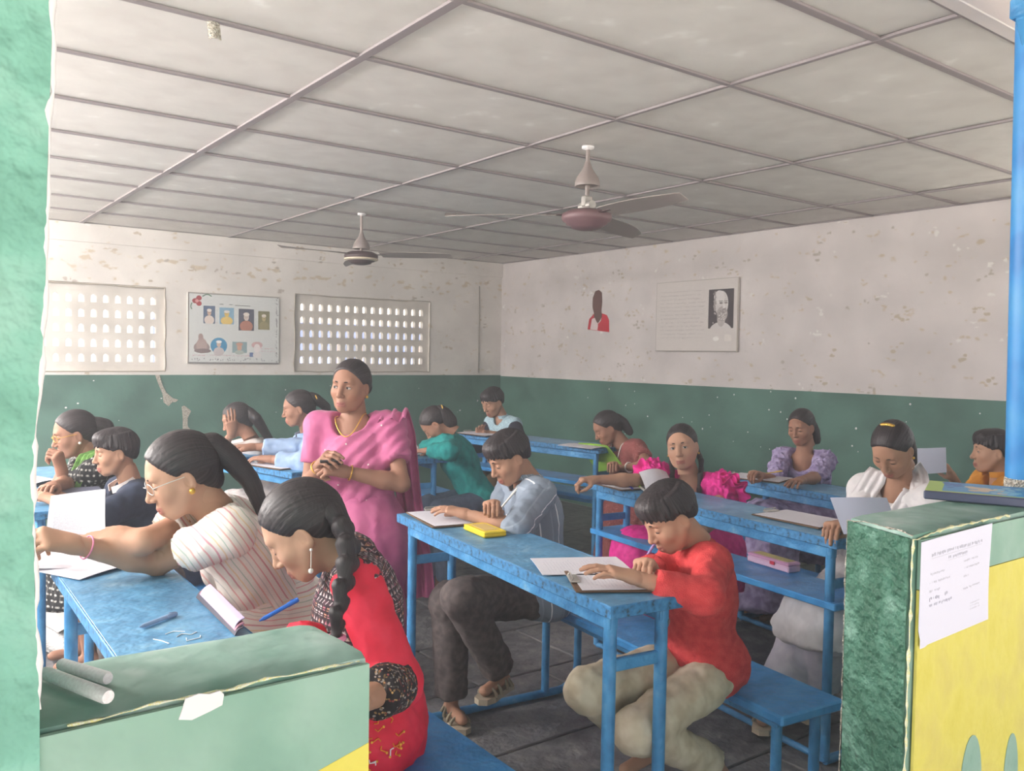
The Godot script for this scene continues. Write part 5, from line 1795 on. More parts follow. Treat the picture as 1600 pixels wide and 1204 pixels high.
	# ---- white scarf
	c = {"name": "white", "skin": MID, "open": .12, "top": M.white_cloth, "top_name": "kurta", "sleeve": .95, "sleeve_fit": .016, "fem": .8, "hem": .05, "skirt": M.white_cloth, "skirt_name": "kurta_skirt", "skirt_w": .04, "hem_y": .36, "trousers": M.lilac_white, "leg_fit": .03, "leg_len": .92, "toeL": Vector3(-1, 0, .3), "toeR": Vector3(-1, 0, .35), "sandals": true, "handL": "grip", "handR": "grip", "neck_r": .060, "neck_f": .02, "neck_d": .01, "strap_mat": M.strap, "sole_mat": mat([206, 190, 166], .9)}
	make_person("whitegirl", "girl in white with a white scarf looking down at a folded sheet", c)
	g = c.g
	var n0: Vector3 = g.J.neck
	scarf(c, "scarf", M.white_cloth, [n0 + g.R * .10 + g.F * .155 - g.ax * .34, n0 + g.R * .088 + g.F * .160 - g.ax * .18, n0 + g.R * .080 + g.F * .115 - g.ax * .05, n0 + g.R * .085 + g.F * .02 + g.ax * .035, n0 - g.F * .085 + g.ax * .03, n0 - g.R * .085 + g.F * .02 + g.ax * .035, n0 - g.R * .085 + g.F * .115 - g.ax * .05, n0 - g.R * .075 + g.F * .160 - g.ax * .18, n0 - g.R * .065 + g.F * .155 - g.ax * .34], .085, 5, Vector3(.35, .2, .9), 3.0, .005)
	mb = MB.new()
	for q in 5:
		var a := -1.2 + q * .6
		mb.ball(c.ht * Transform3D(Basis.from_euler(Vector3(0, 0, a)).scaled(Vector3(.013, .006, .008)), Vector3(sin(a) * .020, .122 + cos(a) * .006, -.02)), Color.WHITE, 8, 6)
	part("hair_clip", mb, M.gold, c.o)
	earring(c, 1, M.gold); earring(c, -1, M.gold)
	tail(c, [hw(c, Vector3(0, .03, -.095)), hw(c, Vector3(0, -.04, -.13)), hw(c, Vector3(.0, -.13, -.125)), n0 - g.F * .12 - g.ax * .15], .030, .020)
	# ---- yellow shirt
	c = {"name": "yellowboy", "skin": FAIR, "hair": "boy", "open": .7, "look": Vector2(0, 0), "top": M.amber, "sleeve": .75, "sleeve_fit": .018, "fit": .016, "hem": .08, "collar": true, "trousers": M.navy, "handL": "grip", "handR": "grip", "huR": Vector3(.5, .3, .8)}
	make_person("yellowboy", "boy in an amber shirt beside the blue post holding up a sheet", c)


func under_hem(c: Dictionary, m: Material):   # the shirt worn beneath shows as a band below the outer hem
	var g: Fig = c.g
	var h: Vector3 = g.J.hip
	var f := Field.new(h - Vector3.ONE * .26, h + Vector3.ONE * .24, .010)
	g.torso(f, .007, 0.0)
	var nn := (-g.ax * .55 - Vector3.UP * .45).normalized()
	f.clip(h - g.ax * .165, nn, .01)
	f.clip(h + g.ax * .02, g.ax)
	var mb := f.net()
	cloth(mb, .004, 12, 12.0)
	part("undershirt", mb, m, c.o)


func puff(c: Dictionary, s: String, m: Material, r: float, ruf: float, called: String):
	var g: Fig = c.g
	var S: Vector3 = g.J[s + "s"]
	var E: Vector3 = g.J[s + "e"]
	var out: Vector3 = (S - g.J.neck).normalized()
	var f := Field.new(S.min(E) - Vector3.ONE * (r + .06), S.max(E) + Vector3.ONE * (r + .06), .0075)
	if r > .07:
		f.ell(S.lerp(E, .22) + out * .02 + Vector3.UP * .015, basis_of((E - S), out), Vector3(r, r * .92, r * 1.05), .02)
	else:
		for q in 5:
			var t := .02 + q * .19
			f.ell(S.lerp(E, t) + Vector3.UP * (.012 if q == 0 else 0.0), basis_of((E - S), out), Vector3(r * (1.12 - q * .04), r * (1.12 - q * .04), .024), .010)
		f.cap(S, E, r * .9, r * .8, .02)
	var mb := f.net()
	noise.seed = 44
	for q in mb.v.size():
		var p := mb.v[q]
		mb.v[q] += mb.n[q] * ruf * (absf(noise.get_noise_3d(p.x * 26, p.y * 14, p.z * 26)) * 2.4 - .5)
	renormal(mb)
	part(called, mb, m, c.o)
	if r > .07:   # net frills standing up from the seam
		for q in 3:
			var base: Vector3 = S.lerp(E, .05 + q * .16) + out * .03
			var bz := basis_of((E - S), out)
			mb = MB.new()
			mb.sheet(func(u, v):
				var a: float = (u - .5) * 3.6
				var rr: float = r * (.75 + .55 * v) + sin(u * 40.0 + q * 2.0) * .012 * v
				return base + bz.y * cos(a) * rr + bz.x * sin(a) * rr + bz.z * (v * .03 + sin(u * 31.0 + q) * .010 * v), 60, 4, .0015)
			part("frill", mb, m, c.o)


func girl_details(c: Dictionary):
	var g: Fig = c.g
	var n: Vector3 = g.J.neck
	# plait over the near shoulder
	var off: Vector3 = -g.base + Vector3(-.012, 0, .022)
	var a0 := hw(c, Vector3(.020, -.020, -.085))
	var pl := [a0, Vector3(-4.651, 1.015, 5.794) + off, Vector3(-4.684, .965, 5.861) + off, Vector3(-4.722, .915, 5.905) + off, Vector3(-4.740, .865, 5.925) + off, Vector3(-4.744, .826, 5.925) + off]
	tail(c, pl, .034, .016, 12, "plait")
	part("hair_tie", ring(pl[5], Vector3.UP, .019, .006), M.rose, c.o)
	# drop earring
	var e := hw(c, Vector3(.082, -.042, -.004))
	var mb := MB.new()
	mb.tube([e, e - Vector3.UP * .046], .0011, 6)
	mb.ball(Transform3D(Basis.IDENTITY.scaled(Vector3(1, 1, 1) * .0065), e - Vector3.UP * .05), Color.WHITE, 12, 8)
	mb.ball(Transform3D(Basis.IDENTITY.scaled(Vector3(1, 1, 1) * .004), e), Color.WHITE, 8, 6)
	part("earring", mb, M.pearl, c.o)
	# printed cuff on the near sleeve
	var f := Field.new(g.J.Le.min(g.J.Lw) - Vector3.ONE * .1, g.J.Le.max(g.J.Lw) + Vector3.ONE * .1, .007)
	f.cap(g.J.Le.lerp(g.J.Lw, .10), g.J.Le.lerp(g.J.Lw, .62), .064 * g.k, .058 * g.k, .01, Vector3.ZERO, 1.0, 3)
	var m := f.net()
	cloth(m, .003, 4, 16.0)
	part("printed_cuff", m, M.cuff_print, c.o)
	# embroidery on the lap: sprays of orange and white stitches
	mb = MB.new()
	var sk: MB = c.skirt_mesh
	var spots := [Vector3(-4.66, .60, 5.93) - g.base, Vector3(-4.64, .54, 5.95) - g.base]
	var n_s := 0
	for q in 6000:
		var idx := rng.randi() % sk.v.size()
		var p0 := sk.v[idx]
		if minf(p0.distance_to(spots[0]), p0.distance_to(spots[1])) > .10 or sk.n[idx].dot(Vector3(-.4, .5, .75)) < .5: continue
		n_s += 1
		if n_s > 46: break
		var bz := basis_of(sk.n[idx], Vector3.UP)
		var a := rng.randf() * TAU
		var d1 := bz.x * cos(a) + bz.y * sin(a)
		var d2 := bz.x * cos(a + .9) + bz.y * sin(a + .9)
		var oo := sk.n[idx] * .002
		mb.tube([p0 + oo, p0 + d1 * .009 + oo * 1.5, p0 + d2 * .019 + oo], .0018, 5, Color(.78, .24, .03) if n_s % 3 else Color(.85, .78, .8))
		mb.ball(Transform3D(Basis.IDENTITY.scaled(Vector3(1, 1, 1) * .0034), p0 + d2 * .021 + oo), Color(.85, .42, .06), 7, 4)
	var em := mat([255, 255, 255], .8); em.vertex_color_use_as_albedo = true
	part("embroidery", mb, em, c.o).set_meta("kind", "stuff")


func sari(c: Dictionary):
	var g: Fig = c.g
	var J: Dictionary = g.J
	var k := g.k
	# wrapped skirt, waist to floor
	var bb := g.box(.2)
	var f := Field.new(Vector3(bb[0].x, 0, bb[0].z), Vector3(bb[1].x, J.hip.y + .28, bb[1].z), .010)
	f.cap(J.hip + Vector3(0, .03, 0), J.hip + g.ax * .17, .158, .128, .05, g.F, 1.18, 1)
	f.ell(J.hip + Vector3(0, -.02, 0), Basis(g.R, Vector3.UP, g.F), Vector3(.182, .17, .145), .06)
	f.cap(J.hip, Vector3(J.hip.x, .05, J.hip.z), .165, .19, .06, g.F, 1.2, 1)
	var m := f.net()
	noise.seed = 51
	for q in m.v.size():
		var p := m.v[q]
		var sd := p.dot(g.R)
		var low := clampf((J.hip.y + .1 - p.y) * 3.0, 0, 1)
		m.v[q] += m.n[q] * (sin(sd * 95.0 + sin(p.y * 5.0) * 1.2) * .005 * low + noise.get_noise_3d(p.x * 9, p.y * 5, p.z * 9) * .008)
	renormal(m)
	part("sari_skirt", m, M.pink_sari, c.o)
	# the length drawn across the chest to the left shoulder, pleated along its run
	f = Field.new(bb[0], bb[1], .009)
	g.torso(f, .016, 1.0)
	sleeve(f, g, "L", .62, .016)
	f.clip(J.hip - g.ax * .02, -g.ax)
	# keep what lies below the line from the right waist to the left shoulder
	var sh: Vector3 = J.Ls.lerp(J.neck, .30) + g.ax * .07
	var wa: Vector3 = J.Rs - g.ax * .17 + g.R * .05
	var dr := (sh - wa).normalized()
	var up := dr.cross(g.F).normalized()
	if up.dot(g.ax) < 0: up = -up
	f.clip(sh, up, .012)
	f.cap(J.neck + g.F * .03, J.neck + g.ax * .2 + g.F * .03, .085, .10, .012, Vector3.ZERO, 1.0, 0, true)
	m = f.net()
	for q in m.v.size():
		var p := m.v[q]
		var along := (p - sh).dot(up)
		var fan: float = 1.0 + clampf((sh - p).dot(dr) * 1.2, 0, 1.0)
		if p.dot(g.F) - (J.neck as Vector3).dot(g.F) > -.03:
			m.v[q] += m.n[q] * (sin(along / fan * 150.0) * .0042 + sin(along / fan * 61.0 + 1.0) * .004)
	renormal(m)
	part("sari_drape", m, M.pink_sari, c.o)
	# small pale motifs sewn on the drape
	var mb := MB.new()
	for q in 40:
		var idx := rng.randi() % m.v.size()
		if m.n[idx].dot(g.F) > .5: mb.ball(Transform3D(basis_of(m.n[idx], Vector3.UP).scaled_local(Vector3(.004, .004, .0015)), m.v[idx]), Color.WHITE, 8, 5)
	if mb.v.size(): part("sequin", mb, M.pearl, c.o)
	# the free end falling behind the left arm
	var s0: Vector3 = J.Ls + g.ax * .055 - g.R * .01
	scarf(c, "sari_end", M.pink_sari, [s0 + g.F * .06 - g.ax * .03, s0 + g.F * .0 + g.ax * .004, s0 - g.F * .085 - g.ax * .10 - g.R * .005, s0 - g.F * .10 - g.ax * .35 - g.R * .012, s0 - g.F * .09 - g.ax * .62 - g.R * .018, s0 - g.F * .08 - g.ax * .80 - g.R * .012], .13, 2, g.R, 3.0, .012)


func paper_img(w: int, h: int, lines: int, sd: int, ink := [206, 204, 216]) -> Image:
	var im := new_img(w, h, [224, 222, 231])
	rng.seed = sd
	for q in lines:
		var y := h * (.10 + .80 * q / lines)
		scribble(im, w * .10, y, w * rng.randf_range(.5, .8), maxf(1.5, h * .018), ink)
	return im


func sheet_of(pts: Array, curl := 0.0, lift := 0.0, th := .0012) -> MB:   # pts: four corners, in order; curl bows it, lift raises the far edge
	var mb := MB.new()
	var nn: Vector3 = (pts[1] - pts[0]).cross(pts[3] - pts[0]).normalized()
	if nn.y < 0: nn = -nn
	mb.sheet(func(u, v):
		var p: Vector3 = (pts[0] as Vector3).lerp(pts[1], u).lerp((pts[3] as Vector3).lerp(pts[2], u), v)
		return p + nn * (sin(u * PI) * curl + v * v * lift + u * u * lift * .4), 12, 8, th)
	return mb


func lying(cx: float, y: float, cz: float, deg: float, w: float, l: float) -> Array:   # corners of a w by l sheet lying flat
	var t := Transform3D(Basis(Vector3.UP, deg_to_rad(deg)), Vector3(cx, y, cz))
	return [t * Vector3(-w / 2, 0, l / 2), t * Vector3(w / 2, 0, l / 2), t * Vector3(w / 2, 0, -l / 2), t * Vector3(-w / 2, 0, -l / 2)]


func pad(label: String, cx: float, y: float, cz: float, deg: float, w: float, l: float, board := true, curl := 0.0, group := ""):
	if board:
		var o := thing("clipboard", label, "clipboard", Vector3(cx, y, cz), deg_to_rad(deg), group)
		var mb := MB.new()
		mb.box(Transform3D(Basis.IDENTITY, Vector3(0, .003, 0)), Vector3(w + .012, .005, l + .02), .0015)
		part("board", mb, M.board, o)
		mb = MB.new()
		mb.box(Transform3D(Basis.IDENTITY, Vector3(0, .011, -l / 2 + .0)), Vector3(w * .35, .006, .028), .002)
		mb.tube([Vector3(-w * .16, .012, -l / 2 - .012), Vector3(-w * .16, .02, -l / 2 - .005), Vector3(w * .16, .02, -l / 2 - .005), Vector3(w * .16, .012, -l / 2 - .012)], .0018, 6)
		part("clip", mb, M.steel, o)
		part("paper_sheet", sheet_of(lying(0, .0075, .004, 2.0, w, l), curl), M.script, o)
	else:
		solo("paper_sheet", sheet_of(lying(cx, y + .0025, cz, deg, w, l), curl), M.script, label, "paper", group)


func pen(label: String, a: Vector3, b: Vector3, m: Material, r := .0042, cap_m: Material = null):
	var o := thing("pen", label, "pen", a)
	b -= a
	var d := b.normalized()
	var mb := MB.new()
	mb.tube([Vector3.ZERO, d * .012, b * .72], [.0012, r, r], 10)
	part("barrel", mb, m, o)
	mb = MB.new()
	mb.tube([b * .72, b * .98, b], [r * 1.15, r * 1.15, r * .8], 10)
	mb.bar(b * .97 + Vector3(0, r, 0), b * .78 + Vector3(0, r * 1.6, 0), .002, .0016, .0004)
	part("cap", mb, cap_m if cap_m else m, o)


func props():
	rng.seed = 11
	M.script = img_mat(paper_img(210, 297, 22, 3), .85)
	M.printed = img_mat(paper_img(210, 297, 30, 4, [196, 196, 208]), .85)
	M.board = mat([104, 78, 58], .6)
	fans()
	boards()
	# ---------------- on the boys' desk
	pad("clipboard with exam sheets under the striped-shirt boy's hands", -3.83, .831, 4.94, -12, .21, .29)
	var o := thing("pencil_case", "flat yellow and black pencil case lying on the boys' desk", "pencil case", Vector3(-3.853, .830, 5.225), deg_to_rad(-8))
	var mb := MB.new()
	mb.box(Transform3D(Basis.IDENTITY, Vector3(0, .007, 0)), Vector3(.088, .013, .165), .004)
	part("case_bottom", mb, mat([226, 196, 40], .5), o)
	mb = MB.new()
	mb.box(Transform3D(Basis.IDENTITY, Vector3(0, .0165, 0)), Vector3(.086, .008, .163), .003)
	part("case_lid", mb, mat([238, 210, 60], .5), o)
	mb = MB.new()
	mb.box(Transform3D(Basis.IDENTITY, Vector3(0, .0210, .0)), Vector3(.055, .0012, .11), .0004)
	part("lid_label", mb, mat([214, 186, 120], .6), o)
	pen("white ballpoint held by the boy in the striped shirt", Vector3(-3.66, .842, 5.02), Vector3(-3.585, .945, 5.06), M.pearl)
	solo("paper_sheet", sheet_of(lying(-3.885, .833, 5.77, 62, .20, .27), .002, .0), M.script, "white exam sheet with a lifted edge ahead of the red-shirt boy's hand", "paper")
	pad("clipboard with a sheet under the red-shirt boy's forearm", -3.905, .831, 5.97, 58, .20, .28)
	pen("violet ballpoint in the writing hand of the boy in red", Vector3(-3.728, .842, 5.870), Vector3(-3.668, .955, 5.905), mat([150, 130, 190], .35), .0042, mat([120, 100, 170], .35))
	pen("short dark pencil lying ahead of the red-shirt boy's hand", Vector3(-3.985, .839, 5.86), Vector3(-3.925, .839, 5.90), M.black, .003)
	# ---------------- the desk with the shelf
	pad("clipboard under the outstretched arm of the girl in pink", -2.65, .831, 4.66, -10, .21, .30)
	solo("paper_sheet", sheet_of([Vector3(-2.72, .835, 4.90), Vector3(-2.56, .835, 4.93), Vector3(-2.50, .925, 4.83), Vector3(-2.66, .925, 4.80)], .022, -.02), M.printed, "curled white sheet standing up beside the girl in pink", "paper")
	pen("blue capped pen lying before the girl in pink", Vector3(-2.735, .841, 4.83), Vector3(-2.66, .841, 4.72), mat([60, 70, 190], .4))
	pen("white and green felt pen beside the girl in pink", Vector3(-2.725, .841, 4.90), Vector3(-2.645, .841, 4.78), M.pearl, .006, mat([170, 200, 60], .5))
	pad("brown clipboard with white paper before the girl in white", -2.66, .831, 5.68, -4, .20, .30)
	o = thing("pencil_box", "pink pencil box with a red latch standing on the desk shelf", "pencil box", Vector3(-2.585, .600, 5.50), deg_to_rad(-9))
	mb = MB.new()
	mb.box(Transform3D(Basis.IDENTITY, Vector3(0, .013, 0)), Vector3(.07, .025, .235), .005)
	part("tray", mb, mat([226, 190, 214], .35), o)
	mb = MB.new()
	mb.box(Transform3D(Basis.IDENTITY, Vector3(0, .0325, 0)), Vector3(.07, .013, .235), .005)
	part("lid", mb, mat([216, 160, 196], .35), o)
	mb = MB.new()
	mb.box(Transform3D(Basis.IDENTITY, Vector3(.004, .0395, .0)), Vector3(.045, .0014, .19), .0004)
	part("lid_print", mb, mat([206, 190, 120], .6), o)
	mb = MB.new()
	mb.box(Transform3D(Basis.IDENTITY, Vector3(-.036, .024, .03)), Vector3(.004, .014, .026), .001)
	part("latch", mb, mat([214, 40, 70], .4), o)
	solo("paper_sheet", sheet_of([Vector3(-2.874, .973, 5.937), Vector3(-2.715, .976, 6.056), Vector3(-2.70, .86, 6.10), Vector3(-2.86, .85, 5.985)], .012), mat([214, 216, 238], .85), "pale blue folded sheet held by the girl in white", "paper")
	# ---------------- lilac girl's desk
	pad("clipboard with sheets before the girl in lilac", -1.66, .800, 4.72, 14, .21, .30)
	pen("yellow pencil in the hand of the girl in lilac", Vector3(-1.70, .815, 4.70), Vector3(-1.60, .85, 4.83), mat([214, 180, 90], .5), .0036)
	# ---------------- back row
	solo("pad", sheet_of([Vector3(-1.84, .885, 3.42), Vector3(-1.80, .885, 3.66), Vector3(-1.69, .70, 3.76), Vector3(-1.74, .70, 3.50)], .010, 0.0, .006), mat([140, 184, 66], .6), "green exam pad propped on the back desk by the girl in maroon", "pad")
	solo("paper_sheet", sheet_of(lying(-1.86, .872, 3.50, 8, .20, .29), .006), M.script, "white sheet on the back desk beside the green pad", "paper")
	pad("clipboard with white sheets before the boy in the denim vest", -1.98, .871, 2.50, 8, .21, .30)
	# ---------------- child in teal
	pad("sheet under the arms of the child in teal", -2.86, .831, 3.00, -5, .21, .29, false, .004)
	pen("upright white pen of the child in teal", Vector3(-2.86, .84, 3.12), Vector3(-2.985, 1.0, 3.15), M.pearl)
	# ---------------- desk behind the teacher
	o = thing("instrument_box", "small sky blue box on the desk behind the teacher", "box", Vector3(-3.90, .830, 2.90), deg_to_rad(14))
	mb = MB.new()
	mb.box(Transform3D(Basis.IDENTITY, Vector3(0, .014, 0)), Vector3(.09, .027, .15), .004)
	part("box_body", mb, mat([72, 150, 206], .4), o)
	mb = MB.new()
	mb.box(Transform3D(Basis.IDENTITY, Vector3(0, .031, 0)), Vector3(.092, .008, .152), .003)
	part("box_lid", mb, mat([110, 178, 222], .4), o)
	pad("clipboard with papers before the girl in light blue", -3.80, .831, 3.18, 14, .21, .32)
	pad("sheet before the girl who holds her head", -3.95, .831, 2.42, 10, .20, .29, false, .008)
	# ---------------- left edge desk
	pad("creased sheet in front of the woman with the green scarf", -4.98, .831, 3.20, 20, .21, .29, false, .02)
	o = thing("exam_pad", "dark exam pad under the navy-shirt boy's arm", "pad", Vector3(-4.90, .831, 3.66), deg_to_rad(86))
	mb = MB.new()
	mb.box(Transform3D(Basis.IDENTITY, Vector3(0, .008, 0)), Vector3(.21, .014, .25), .003)
	part("pages", mb, mat([90, 92, 110], .6), o)
	# ---------------- front desk
	solo("paper_sheet", sheet_of([Vector3(-5.195, .955, 5.10), Vector3(-5.070, .95, 5.195), Vector3(-5.075, 1.075, 5.195), Vector3(-5.190, 1.055, 5.11)], .006, .01), M.printed, "printed sheet held upright by the woman in the striped dress", "paper")
	solo("paper_sheet", sheet_of(lying(-5.10, .833, 4.98, 28, .21, .29), .006, .004), M.script, "loose sheet lying under the striped-dress woman's hands", "paper")
	solo("paper_sheet", sheet_of(lying(-5.13, .836, 4.92, 75, .21, .29), .004, .015), M.paper, "blank sheet sticking out past the far end of the front desk", "paper")
	pen("grey-blue ballpoint lying alone on the front desk", Vector3(-5.094, .8355, 5.668), Vector3(-4.998, .8355, 5.608), mat([150, 172, 206], .4), .005)
	o = thing("booklet", "thin open booklet tilted at the right edge of the front desk", "booklet", Vector3(-4.925, .832, 5.66), deg_to_rad(-3))
	part("cover", sheet_of([Vector3(.0, .002, .16), Vector3(.022, .020, .155), Vector3(.022, .028, -.155), Vector3(.0, .002, -.16)], .004, 0.0, .003), mat([166, 112, 130], .6), o)
	part("page", sheet_of([Vector3(.002, .006, .15), Vector3(.026, .028, .145), Vector3(.026, .036, -.145), Vector3(.002, .006, -.15)], .006, 0.0, .002), mat([186, 172, 206], .7), o)
	part("page", sheet_of([Vector3(-.002, .0, .17), Vector3(.018, .014, .165), Vector3(.018, .022, -.165), Vector3(-.002, .0, -.17)], .004, 0.0, .002), mat([70, 66, 80], .7), o)
	pen("bright blue pen in the hand of the girl in the red kurta", Vector3(-4.868, .842, 5.79), Vector3(-4.785, .885, 5.815), mat([24, 96, 190], .35), .0048)
	# chalk scribble: thin strokes of chalk dust on the desk top
	mb = MB.new()
	for st in [[[0, 0], [.02, .012], [.045, .02]], [[.012, .045], [-.004, .06], [.014, .075], [.002, .09]], [[-.02, .03], [-.03, .05], [-.015, .07]], [[.03, .06], [.05, .055], [.045, .085], [.03, .09]]]:
		var line := []
		for q in st: line.append(Vector3(-5.085 + q[1], .8302, 5.75 + q[0]))
		mb.tube(line, .0011, 5)
	solo("chalk_mark", mb, M.chalk, "white chalk scribble on the front desk top", "chalk mark").set_meta("kind", "stuff")
	# ---------------- bags on the floor at the left edge
	o = thing("plastic_bag", "clear grey plastic folder with papers on the floor past the front desk", "bag", Vector3(-4.80, 0, 3.02), deg_to_rad(24))
	mb = MB.new()
	mb.sheet(func(u, v): return Vector3((u - .5) * .36, .045 + .05 * sin(u * PI) * sin(v * PI) + .012 * sin(u * 17.0 + v * 5.0), (v - .5) * .42), 24, 24, .02)
	part("folder", mb, tri_mat([[118, 116, 114], [150, 150, 150], [190, 190, 192]], [.2, .5, .85], .2, .03, .3, 120), o)
	part("loose_paper", sheet_of([Vector3(-.12, .10, .1), Vector3(.10, .11, .14), Vector3(.14, .10, -.12), Vector3(-.08, .11, -.16)], .02, .02), mat([176, 174, 172], .7), o)
	o = thing("cloth_bag", "dark red cloth bag on the floor behind the far left desk", "bag", Vector3(-4.80, 0, 1.75))
	var f := Field.new(Vector3(-.3, -.02, -.3), Vector3(.3, .5, .3), .015)
	f.ell(Vector3(0, .14, 0), Basis.IDENTITY, Vector3(.15, .15, .11), .02)
	f.ell(Vector3(0, .24, 0), Basis.IDENTITY, Vector3(.11, .10, .06), .05)
	f.clip(Vector3(0, .002, 0), Vector3(0, -1, 0), .01)
	var m := f.net()
	cloth(m, .012, 5, 12.0)
	part("sack", m, mat([150, 40, 52], .9), o)
	mb = MB.new()
	mb.tube([Vector3(-.06, .31, 0), Vector3(-.05, .42, 0), Vector3(.05, .42, 0), Vector3(.06, .31, 0)], .008, 8)
	part("handle", mb, mat([120, 34, 44], .9), o)
	# ---------------- chalks and book on the parapets
	for k in 2:
		var q: Array = [[Vector3(-5.423, 1.116, 6.674), Vector3(-5.383, 1.116, 6.778), .0074, "longer white chalk stick on the left parapet, nearer its front edge"], [Vector3(-5.404, 1.114, 6.650), Vector3(-5.372, 1.114, 6.722), .0068, "shorter white chalk stick on the left parapet, behind the longer one"]][k]
		mb = MB.new()
		var a: Vector3 = q[0]
		var b: Vector3 = q[1]
		mb.tube([a, a.lerp(b, .03), a.lerp(b, .97), b], [q[2] * .75, q[2] * .92, q[2], q[2] * .85], 16)
		solo("chalk_stick", mb, M.chalk, q[3], "chalk", "chalk sticks on the left parapet")
	exercise_book()
	far_house()
	# ---------------- held things
	mb = MB.new()
	mb.box(Transform3D(basis_of(Vector3(.8, .05, .6), Vector3(.2, .7, -.3)), Vector3(-4.13, 1.022, 4.572)), Vector3(.045, .008, .085), .002)
	solo("phone", mb, M.black, "dark slim phone held by the teacher in both hands", "phone")
	solo("paper_sheet", sheet_of([Vector3(-1.70, .936, 5.63), Vector3(-1.572, .945, 5.702), Vector3(-1.574, 1.061, 5.695), Vector3(-1.702, 1.056, 5.624)], .006), mat([224, 222, 238], .85), "white sheet held up by the boy in the amber shirt", "paper")
	notice()


func far_house():
	# a blue washed house behind, glimpsed through the pierced panel
	var o := thing("house", "blue washed house behind the classroom, glimpsed through the pierced panel", "house", Vector3(1.2, 0, -7.5))
	var mb := MB.new()
	bx(mb, -2.6, 3.0, -.1, 2.05, -1.6, 1.4, .01)
	part("wall", mb, tri_mat([[120, 140, 206], [136, 152, 214]], [.3, .7], 2.0, .01, .9, 140), o)
	mb = MB.new()
	mb.box(Transform3D(Basis(Vector3.RIGHT, .12), Vector3(.2, 2.22, -.1)), Vector3(6.2, .12, 3.6), .01)
	part("roof", mb, mat([214, 196, 182], .9), o)
	for k in 3:
		mb = MB.new()
		bx(mb, -1.9 + k * 1.6, -1.2 + k * 1.6, .9, 1.7, 1.39, 1.43, .005)
		var w := part("window", mb, mat([190, 160, 140], .7), o)
		mb = MB.new()
		for q in 3: bx(mb, -1.85 + k * 1.6 + q * .22, -1.68 + k * 1.6 + q * .22, .95, 1.65, 1.43, 1.435, .002)
		part("pane", mb, mat([80, 90, 120], .3), w)


func exercise_book():
	var o := thing("book", "book with a blue and green cover and dark spine on the right parapet", "book", Vector3(-3.335, 1.116, 6.672), 0)
	var mb := MB.new()
	var t := Transform3D(Basis(Vector3.UP, deg_to_rad(24)), Vector3.ZERO)
	var im := new_img(256, 256, [60, 160, 214])
	rect(im, 0, 0, 256, 34, [176, 214, 90]); rect(im, 0, 0, 26, 256, [196, 220, 96]); rect(im, 0, 236, 256, 20, [150, 206, 96])
	rng.seed = 5
	for q in 16: disc(im, 130 + rng.randfn() * 36, 116 + rng.randfn() * 20, 20, 12, [228, 204, 176])
	for q in 20: disc(im, 120 + rng.randfn() * 60, 170 + rng.randfn() * 14, 16, 7, [150, 208, 228])
	for q in 12: disc(im, 190 + rng.randfn() * 30, 60 + rng.randfn() * 14, 14, 8, [36, 110, 190])
	var cm := img_mat(im, .35)
	mb.box(Transform3D(t.basis, t * Vector3(0, .010, 0)), Vector3(.20, .016, .27), .001)
	part("pages", mb, M.paper, o)
	mb = MB.new()
	var w := .205
	var l := .278
	mb.quad(t * Vector3(-w / 2, .0205, l / 2), t * Vector3(w / 2, .0205, l / 2), t * Vector3(w / 2, .0205, -l / 2), t * Vector3(-w / 2, .0205, -l / 2), Color.WHITE, [Vector2(0, 1), Vector2(1, 1), Vector2(1, 0), Vector2(0, 0)])
	mb.quad(t * Vector3(-w / 2, .018, -l / 2), t * Vector3(w / 2, .018, -l / 2), t * Vector3(w / 2, .018, l / 2), t * Vector3(-w / 2, .018, l / 2), Color.WHITE, [Vector2(.1, .1), Vector2(.1, .1), Vector2(.1, .1), Vector2(.1, .1)])
	for e in [[-1, 1, 1, 1], [1, 1, 1, -1], [1, -1, -1, -1], [-1, -1, -1, 1]]:
		mb.quad(t * Vector3(e[0] * w / 2, .018, e[1] * l / 2), t * Vector3(e[2] * w / 2, .018, e[3] * l / 2), t * Vector3(e[2] * w / 2, .0205, e[3] * l / 2), t * Vector3(e[0] * w / 2, .0205, e[1] * l / 2), Color.WHITE, [Vector2(.05, .9), Vector2(.9, .9), Vector2(.9, .9), Vector2(.05, .9)])
	part("cover", mb, cm, o)
	mb = MB.new()
	mb.box(Transform3D(t.basis, t * Vector3(-w / 2 - .002, .0105, 0)), Vector3(.008, .021, l + .004), .003)
	part("spine", mb, mat([74, 80, 104], .5), o)


func notice():
	# the sheet pasted on the parapet; its print is too faint to read
	var im := new_img(420, 300, [236, 236, 252])
	rng.seed = 21
	var g := [178, 178, 196]
	scribble(im, 60, 40, 300, 12, g); rect(im, 60, 55, 300, 1, [200, 200, 214])
	scribble(im, 150, 62, 120, 10, g); rect(im, 150, 74, 120, 1, [205, 205, 218])
	for q in [[50, 96, 80], [250, 88, 90], [50, 120, 110], [250, 110, 100], [50, 144, 60], [250, 134, 30], [250, 172, 110]]: scribble(im, q[0], q[1], q[2], 8, [196, 196, 212])
	scribble(im, 50, 164, 55, 12, [150, 150, 172]); scribble(im, 130, 162, 24, 12, [160, 160, 180]); scribble(im, 50, 184, 125, 10, [164, 164, 186])
	for q in 3: scribble(im, 300, 226 + q * 9, 60, 5, [206, 206, 220])
	var mb := MB.new()
	mb.sheet(func(u, v): return Vector3(-3.905 + u * .297, .884 + v * .212 + u * .008, 6.800 + .002 * sin(u * 5.0) * sin(v * 4.0) + (.004 if v < .1 and u < .1 else 0.0)), 16, 12, .0008)
	solo("notice", mb, img_mat(im, .8), "white printed notice pasted on the green and yellow parapet", "notice")


